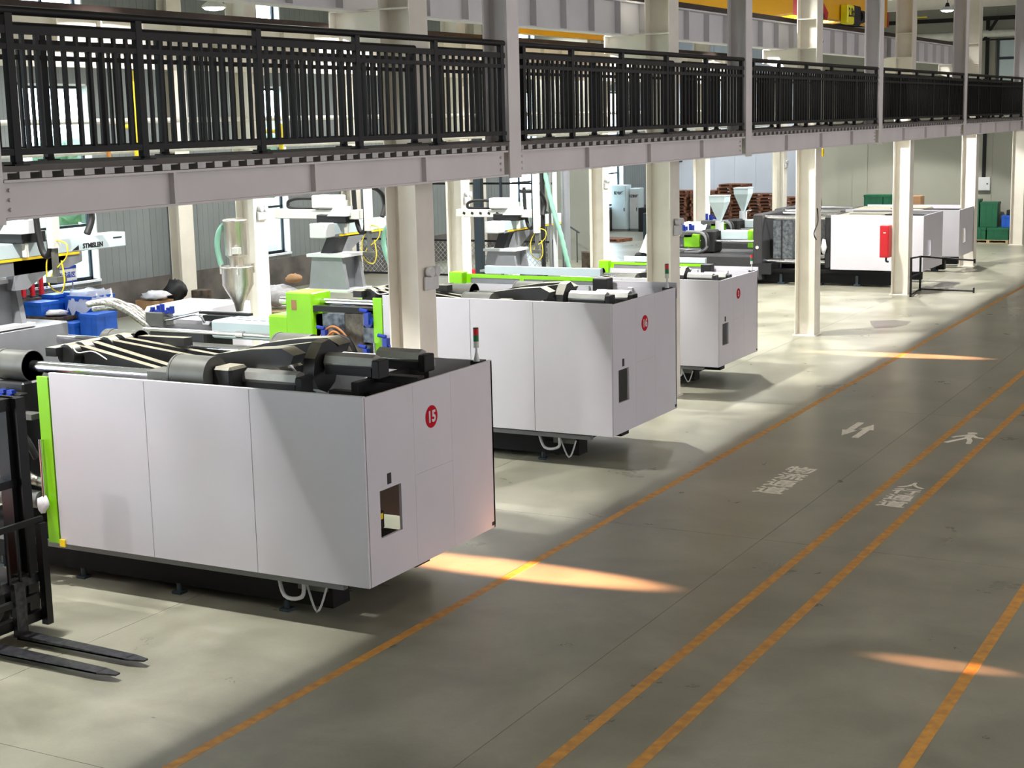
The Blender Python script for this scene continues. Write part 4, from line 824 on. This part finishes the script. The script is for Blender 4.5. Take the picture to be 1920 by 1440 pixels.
put('hanger', B().cyl((-14.9, 60.3, 7.5), (-14.9, 60.3, 8.6), .03, 8), YPIPE, t); put('hanger', B().box(-15.2, -14.5, 60.25, 60.35, 8.5, 8.55), YPIPE, t)
crate('plastic_crate', -15.8, -15.1, 56.6, 57.2, 1.55, 1.95, GBOX, 'green crate left of the other on the stand behind the farthest machine', GBOX)
crate('plastic_crate', -15.07, -14.45, 56.6, 57.2, 1.55, 1.95, GBOX, 'green crate beside the brown carton, behind the farthest machine', GBOX)
tag(put('carton', B().cbox(-14.35, -13.7, 56.6, 57.2, 1.55, 1.93, .01), CARD), 'brown carton beside the green crates behind the farthest machine', 'carton')
t = thing('work_stand', (-14.8, 56.9, 0), 'grey steel stand carrying the green crates behind the farthest machine', 'stand')
put('stand_top', B().box(-15.9, -13.6, 56.4, 57.4, 1.5, 1.55), MGREY, t)
for a in (-15.8, -13.7):
    for b_ in (56.5, 57.3): put('leg', B().box(a-.04, a+.04, b_-.04, b_+.04, 0, 1.5), MGREY, t)

# ------------------------------------------------------------------ pallet stacks by the far wall
stacks = [(-25.9, 63.2, 13), (-24.6, 63.2, 13), (-23.3, 63.2, 15), (-22.0, 63.3, 12), (-20.7, 63.2, 11)]
R_ = random.Random(2); p0 = None
ordl = ['first', 'second', 'third', 'fourth', 'fifth', 'sixth', 'seventh', 'eighth', 'ninth', 'tenth', 'eleventh', 'twelfth', 'thirteenth', 'fourteenth', 'fifteenth']
locs = ['leftmost pallet stack', 'second pallet stack from the left', 'tallest pallet stack', 'stack behind the farthest far-row column', 'rightmost pallet stack']
for si, (x, y, n) in enumerate(stacks):
    for k in range(n):
        if p0 is None: o = p0 = pallet(x, y, 0, 'wooden_pallet', WOOD, 1.15, 1.0)
        else: o = p0.copy(); COL.objects.link(o)
        o.location = (x+R_.uniform(-.06, .06), y+R_.uniform(-.05, .05), .125*k*1.12); o.rotation_euler.z = R_.uniform(-.04, .04)
        o['label'] = ('brown wooden pallet %s from the bottom of the ' % (ordl[k]) if 0 < k < n-1 else ('topmost brown pallet of the ' if k else 'bottom brown pallet of the '))+locs[si]; o['category'] = 'pallet'; o['group'] = 'wooden pallets stacked by the far wall'
for i, (x, y, rz) in enumerate(((-28.1, 57.0, .3), (-26.5, 57.6, -.2))):
    o = p0.copy(); COL.objects.link(o); o.location = (x, y, 0); o.rotation_euler.z = rz; o['label'] = ['broken wooden pallet lying flat on the floor near the blue-white cabinets', 'dark reddish pallet lying flat right of the broken one'][i]; del o['group']
# cabinets
for (x0, x1, y0, h, lab, s_) in ((-29.0+.1, -28.2, 62.6, 2.05, 'tall pale blue electric cabinet against the far end of the window wall', '配电柜'), (-28.15, -27.72, 62.9, 1.9, 'grey electric cabinet right of the taller pale blue one', '控制柜')):
    t = thing('electric_cabinet', (x0, y0, 0), lab, 'cabinet')
    put('cabinet_body', B().cbox(x0, x1, y0, y0+.6, .1, h, .01), PALEBLUE, t); put('plinth', B().box(x0, x1, y0+.02, y0+.58, 0, .1), MGREY, t)
    put('door', B().box(x0+.03, x1-.03, y0-.012, y0, .15, h-.05), LGREY if s_ == '控制柜' else PALEBLUE, t); put('handle', B().box(x1-.1, x1-.07, y0-.03, y0-.012, .9, 1.05), BLACK, t)
    text('cabinet_lettering', s_, .15, BLACK, plane_mw(((x0+x1)/2, y0-.015, h-.35), (1, 0, 0), (0, 0, 1)), t, .004)
tag(put('black_bin', B().box(-27.6, -27.0, 62.6, 63.2, 0, 1.05).box(-26.95, -26.6, 62.9, 63.2, 0, 1.5), BLACK), 'black steel bin right of the electric cabinets', 'bin')
tag(put('louvre_window', B().box(-28.3, -27.5, 67.5, 67.56, 2.9, 4.3), WINF), 'dark louvre window above the cabinets', 'window')
# partition wall and stair railing
struct('wall_partition', B().box(-25.8, -23.2, 49.5, 49.75, 0, 9.4), ENDW)
t = thing('stair_railing', (-24.4, 48.9, 0), 'thin brown stair railing sloping down before the partition wall', 'railing')
put('handrail', B().cyl((-25.2, 48.6, 1.9), (-23.7, 48.6, 1.05), .03, 8), NAVY, t)
for k in range(4): put('post', B().cyl((-25.0+.4*k, 48.6, 0), (-25.0+.4*k, 48.6, 1.78-.23*k), .02, 8), NAVY, t)
tag(put('drum', B().lathe((-22.3, 46.5, 0), [(.28, 0), (.28, .55), (.29, .56), (.29, .6), (.25, .6)], 16), RUSTBOX), 'small dark open drum on the floor beside the partition wall', 'drum')
t = thing('valve_machine', (-24.5, 60, 0), 'teal and dark machine seen in the gap left of the pallet stacks', 'machine')
put('body', B().cbox(-25.6, -24.4, 58.5, 59.5, 0, 1.1, .04), NAVY, t); put('teal_head', B().cyl((-24.9, 58.5, 1.5), (-24.9, 59.4, 1.5), .4, 18), TEAL, t)

# ------------------------------------------------------------------ fence, posts and cables on the left
t = thing('wire_fence', (-23.5, 40.5, 0), 'black-framed wire mesh fence behind the robots', 'fence')
fx0, fx1, fy = -27.6, -20.6, 40.5
for k in range(5): put('post', B().box(fx0+1.75*k-.035, fx0+1.75*k+.035, fy-.03, fy+.03, 0, 3.4 if k in (1, 3) else 1.5), NAVY, t)
for z in (.35, 1.42, 3.15): put('rail', B().box(fx0, fx1, fy-.02, fy+.02, z-.03, z+.03), BLACKP, t)
b = B(); st = .16
n = int((fx1-fx0+1.1)/st)
for i in range(n):
    for sgn in (1, -1):
        xa = fx0-1.05+i*st if sgn > 0 else fx0+i*st
        p0_, p1_ = [xa, .35], [xa+1.05*sgn, 1.4]
        if sgn < 0: pass
        def clip(pa, pb):
            (xa_, za), (xb_, zb) = pa, pb
            if xa_ > xb_: xa_, za, xb_, zb = xb_, zb, xa_, za
            if xb_ < fx0 or xa_ > fx1: return None
            if xa_ < fx0: za += (zb-za)*(fx0-xa_)/(xb_-xa_); xa_ = fx0
            if xb_ > fx1: zb = za+(zb-za)*(fx1-xa_)/(xb_-xa_); xb_ = fx1
            return (xa_, za), (xb_, zb)
        c_ = clip(p0_, p1_)
        if c_ and abs(c_[0][0]-c_[1][0]) > .02: b.cyl((c_[0][0], fy+.004*sgn, c_[0][1]), (c_[1][0], fy+.004*sgn, c_[1][1]), .006, 4)
put('wire_mesh', b, GALV, t)['kind'] = 'stuff'
t = thing('green_post', (-22.9, 40.2, 0), 'dark green steel post standing behind the third robot', 'post')
put('shaft', B().box(-23.02, -22.78, 40.0, 40.2, .02, 4.6), NAVY, t); put('base_plate', B().box(-23.1, -22.7, 39.9, 40.3, 0, .02), NAVY, t)
t = thing('red_welder', (-23.6, 41.4, 0), 'small red box with white lettering before the wire fence', 'box')
t.location = (-20.9, 35.8, 0)
put('case', B().cbox(-21.15, -20.7, 35.6, 36.0, .3, 1.05, .03), RED, t); put('handle', B().tube([(-21.05, 35.8, 1.05), (-21.0, 35.8, 1.13), (-20.85, 35.8, 1.13), (-20.8, 35.8, 1.05)], .015, 6), BLACK, t)
put('cart_leg', B().box(-21.1, -20.75, 35.65, 35.95, 0, .3), BLACK, t); put('white_label', B().box(-21.1, -20.78, 35.59, 35.6, .75, .92), LENS, t)
t = thing('service_riser', (-14.8, 29.1, 0), 'bundle of grey pipes, cables and a pale green ribbed hose beside the third robot', 'pipes')
for k, (a, rr, m) in enumerate(((-15.05, .05, BLACK), (-14.9, .03, GALV), (-14.76, .05, LGREY), (-14.6, .035, GALV), (-14.48, .07, MGREY))): put('pipe', B().cyl((a, 29.1+.05*(k % 2), 0), (a, 29.1+.05*(k % 2), 4.4), rr, 10), m, t)
hp = [(-14.95, 29, 4.3), (-14.88, 28.95, 3.8), (-14.72, 28.9, 3.2), (-14.5, 28.85, 2.6), (-14.35, 28.8, 2.1), (-14.2, 28.8, 1.6)]
put('ribbed_hose', B().tube(hp, [.055, .045]*16, 10, 6), HOSEG, t)
t = thing('material_hose', (-13.3, 23.5, 2), 'pale green hose hanging left of the column behind cover 15', 'hose')
put('hose', B().tube([(-14.2, 22.3, .05), (-14.25, 22.3, 1.2), (-14.3, 22.3, 2.2), (-14.5, 22.3, 2.5), (-14.65, 22.3, 2.9), (-14.6, 22.3, 3.2), (-14.4, 22.3, 3.3)], .045, 8, 5), HOSEG, t)

# wall-side clutter
def bag(x, y, z0, sx, sy, sz, m, seed, nm, label, cat): return tag(put(nm, B().blob((x, y, z0+sz), sx, sy, sz, .22, 12, 8, seed), m), label, cat)
pallet(-25.3, 33.2, 0, 'wrapped_pallet', WOODL, 1.5, 1.2, 'low wooden pallet under the grey tarpaulin by the window wall')
bag(-25.4, 33.2, .2, .7, .5, .28, TARP, 3, 'tarpaulin_bundle', 'grey tarpaulin heap on the low pallet by the window wall', 'tarpaulin')
bag(-24.9, 33.4, .82, .25, .2, .12, CARD, 8, 'brown_sack', 'small brown sack on top of the grey tarpaulin heap', 'sack')
tag(put('carton', B().cbox(-29.0+.15, -28.0, 31.5, 32.1, 0, .42, .01), CARD), 'brown carton by the concrete plinth, left of the first pilaster', 'carton')
bag(-28.3, 31.7, .44, .45, .3, .12, SHEETW, 5, 'white_bag', 'white plastic bag on the brown carton by the plinth', 'bag')
bag(-28.2, 32.4, .3, .3, .3, .3, BLACK, 6, 'black_bag', 'dark bag beside the brown carton by the plinth', 'bag')
tag(put('red_toolbox', B().cbox(-27.9, -27.5, 32.7, 33.1, 0, .6, .02), RUSTBOX), 'dark red box right of the brown carton by the plinth', 'box')
tag(put('orange_trolley', B().cbox(-26.4, -25.8, 30.9, 31.5, .1, .3, .02).cyl((-26.3, 30.85, .1), (-26.3, 30.95, .1), .1, 10).cyl((-25.9, 30.85, .1), (-25.9, 30.95, .1), .1, 10), ORANGE), 'orange low trolley between the carton and the hopper column', 'trolley')
# blue crates heap
XC = (
 (-28.7, -28.3, 28.0, 28.9, 0, .95, CRATE, 'blue steel crate at the back left of the heap below the first window'),
 (-28.15, -27.8, 28.2, 29.0, 0, 1.0, CRATE, 'blue crate at the back of the heap, right below the white sign'),
 (-28.7, -28.1, 27.3, 27.95, .0, .5, RUSTBOX, 'rusty brown box at the left front of the crate heap'),
 (-28.05, -27.45, 27.2, 27.85, .0, .5, RUSTBOX, 'rusty brown box in the middle front of the crate heap'),
 (-27.4, -26.95, 27.25, 27.8, 0, .38, CRATE, 'small blue crate at the front right of the heap'),
 (-26.9, -26.35, 27.4, 28.1, 0, .6, CRATE, 'large blue crate at the right end of the heap'),
 (-27.75, -26.95, 27.9, 28.7, .02, .98, CRATE, 'blue crate under clear plastic film'),
 (-28.6, -28.05, 27.3, 27.9, .52, .84, CRATE, 'blue crate lying on the rusty box at the left'),
 (-28.72, -28.65, 27.3, 27.9, .52, .9, RUSTBOX, 'narrow brown box on the rusty box at the far left of the heap'))
for (a, b_, c, d, e, f_, m, lab) in XC: crate('storage_crate', a, b_, c, d, e, f_, m, lab, m if f_ != .98 else None, group='crates heaped below the first window')
fv = []; R_ = random.Random(11)
for i in range(9):
    for j in range(7):
        fx_, fy_ = -27.85+1.0*i/8, 27.82+.95*j/6; edge = i in (0, 8) or j in (0, 6)
        fv.append((fx_+R_.uniform(-.02, .02), fy_-(.05 if j == 0 else 0), (.45 if edge else 1.03)+R_.uniform(0, .12 if not edge else .3)))
tag(put('plastic_film', B().add(fv, [(i*7+j, i*7+j+1, (i+1)*7+j+1, (i+1)*7+j) for i in range(8) for j in range(6)], True), FILM), 'crumpled clear plastic film over the blue crate', 'plastic film')
tag(put('white_cloth', B().blob((-27.75, 27.5, .61), .28, .28, .07, .25, 12, 6, 9), SHEETW), 'white cloth on the rusty box in the middle of the heap', 'cloth')
for k in range(5):
    jx, jy = -28.86, 26.95+.3*k
    t = thing('red_jack', (jx, jy, 0), 'red hydraulic jack in the row before the first window, %s from the left' % ordn[k], 'jack', 'red jacks before the first window')
    put('cylinder', B().cyl((jx, jy, .95), (jx, jy, 1.5), .06, 12), RED, t); put('piston', B().cyl((jx, jy, 1.5), (jx, jy, 1.7), .03, 10), NAVY, t); put('jack_frame', B().box(jx-.09, jx+.09, jy-.1, jy+.1, 0, .95), NAVY, t)
    put('jack_hose', B().tube([(jx+.06, jy, 1.5), (jx+.05, jy+.08, 1.7), (jx+.05, jy+.15, 1.5), (jx+.05, jy+.14, 1.1)], .012, 6, 4), BLACK, t)
t = thing('area_sign', (-28.23, 28.6, 0), 'white and blue sign with Chinese lettering on a stand behind the crates', 'sign')
put('sign_board', B().box(-28.24, -28.22, 28.08, 28.75, 1.25, 1.66), LENS, t); put('blue_band', B().box(-28.22, -28.215, 28.08, 28.75, 1.58, 1.66), BLUEP, t); put('blue_band', B().box(-28.22, -28.215, 28.08, 28.75, 1.25, 1.28), BLUEP, t)
text('sign_lettering', '半成品区', .15, BLUEP, plane_mw((-28.217, 28.41, 1.42), (0, 1, 0), (0, 0, 1)), t, .005)
put('stand', B().cyl((-28.23, 28.6, 0), (-28.23, 28.6, 1.3), .018, 8), MGREY, t)
# pipes on the far row
t = thing('gas_pipe', (-19.42, 21.5, 4.4), 'yellow vertical gas pipe seen through the first railing bay', 'pipe')
put('pipe', B().cyl((-19.42, 21.5, 4.3), (-19.42, 21.5, 6.05), .04, 10), YPIPE, t); put('branch', B().tube([(-19.42, 21.5, 5.05), (-19.42, 21.2, 5.05), (-19.42, 21.1, 4.98)], .04, 8, 3), YPIPE, t)
t = thing('gas_pipe', (-19.5, 25.9, 4.4), 'yellow vertical gas pipe seen through the second panel of the first railing bay', 'pipe'); put('pipe', B().cyl((-19.42, 25.85, 4.3), (-19.42, 25.85, 5.05), .05, 10).cyl((-19.42, 25.85, 4.9), (-19.64, 25.52, 4.9), .04, 8), YPIPE, t)
t = thing('ochre_pipe', (-19.5, 20.75, 4.4), 'ochre vertical pipe left of the yellow gas pipe', 'pipe'); put('pipe', B().cyl((-19.42, 20.78, 4.3), (-19.42, 20.78, 6.05), .04, 10), OPIPE, t)
for i, z in enumerate((5.16, 4.62)):
    t = thing('white_pipe', (-19.55, 17, z), ['long white pipe along the far columns, upper of the two', 'long white pipe along the far columns, lower of the two'][i], 'pipe'); put('pipe', B().cyl((-19.57, 4, z), (-19.57, 58, z), .05, 12), LENS, t)
# robot cable stubs hanging from the walkway
t = thing('cable_tray_hook', (-10.33, 33.6, 2.4), 'thin black cable tied to the free-standing column', 'cable')
put('cable', B().tube([(-10.44, 33.62, 2.9), (-10.42, 33.6, 2.6), (-10.46, 33.45, 2.35), (-10.42, 33.5, 2.2)], .015, 6, 4), BLACK, t)
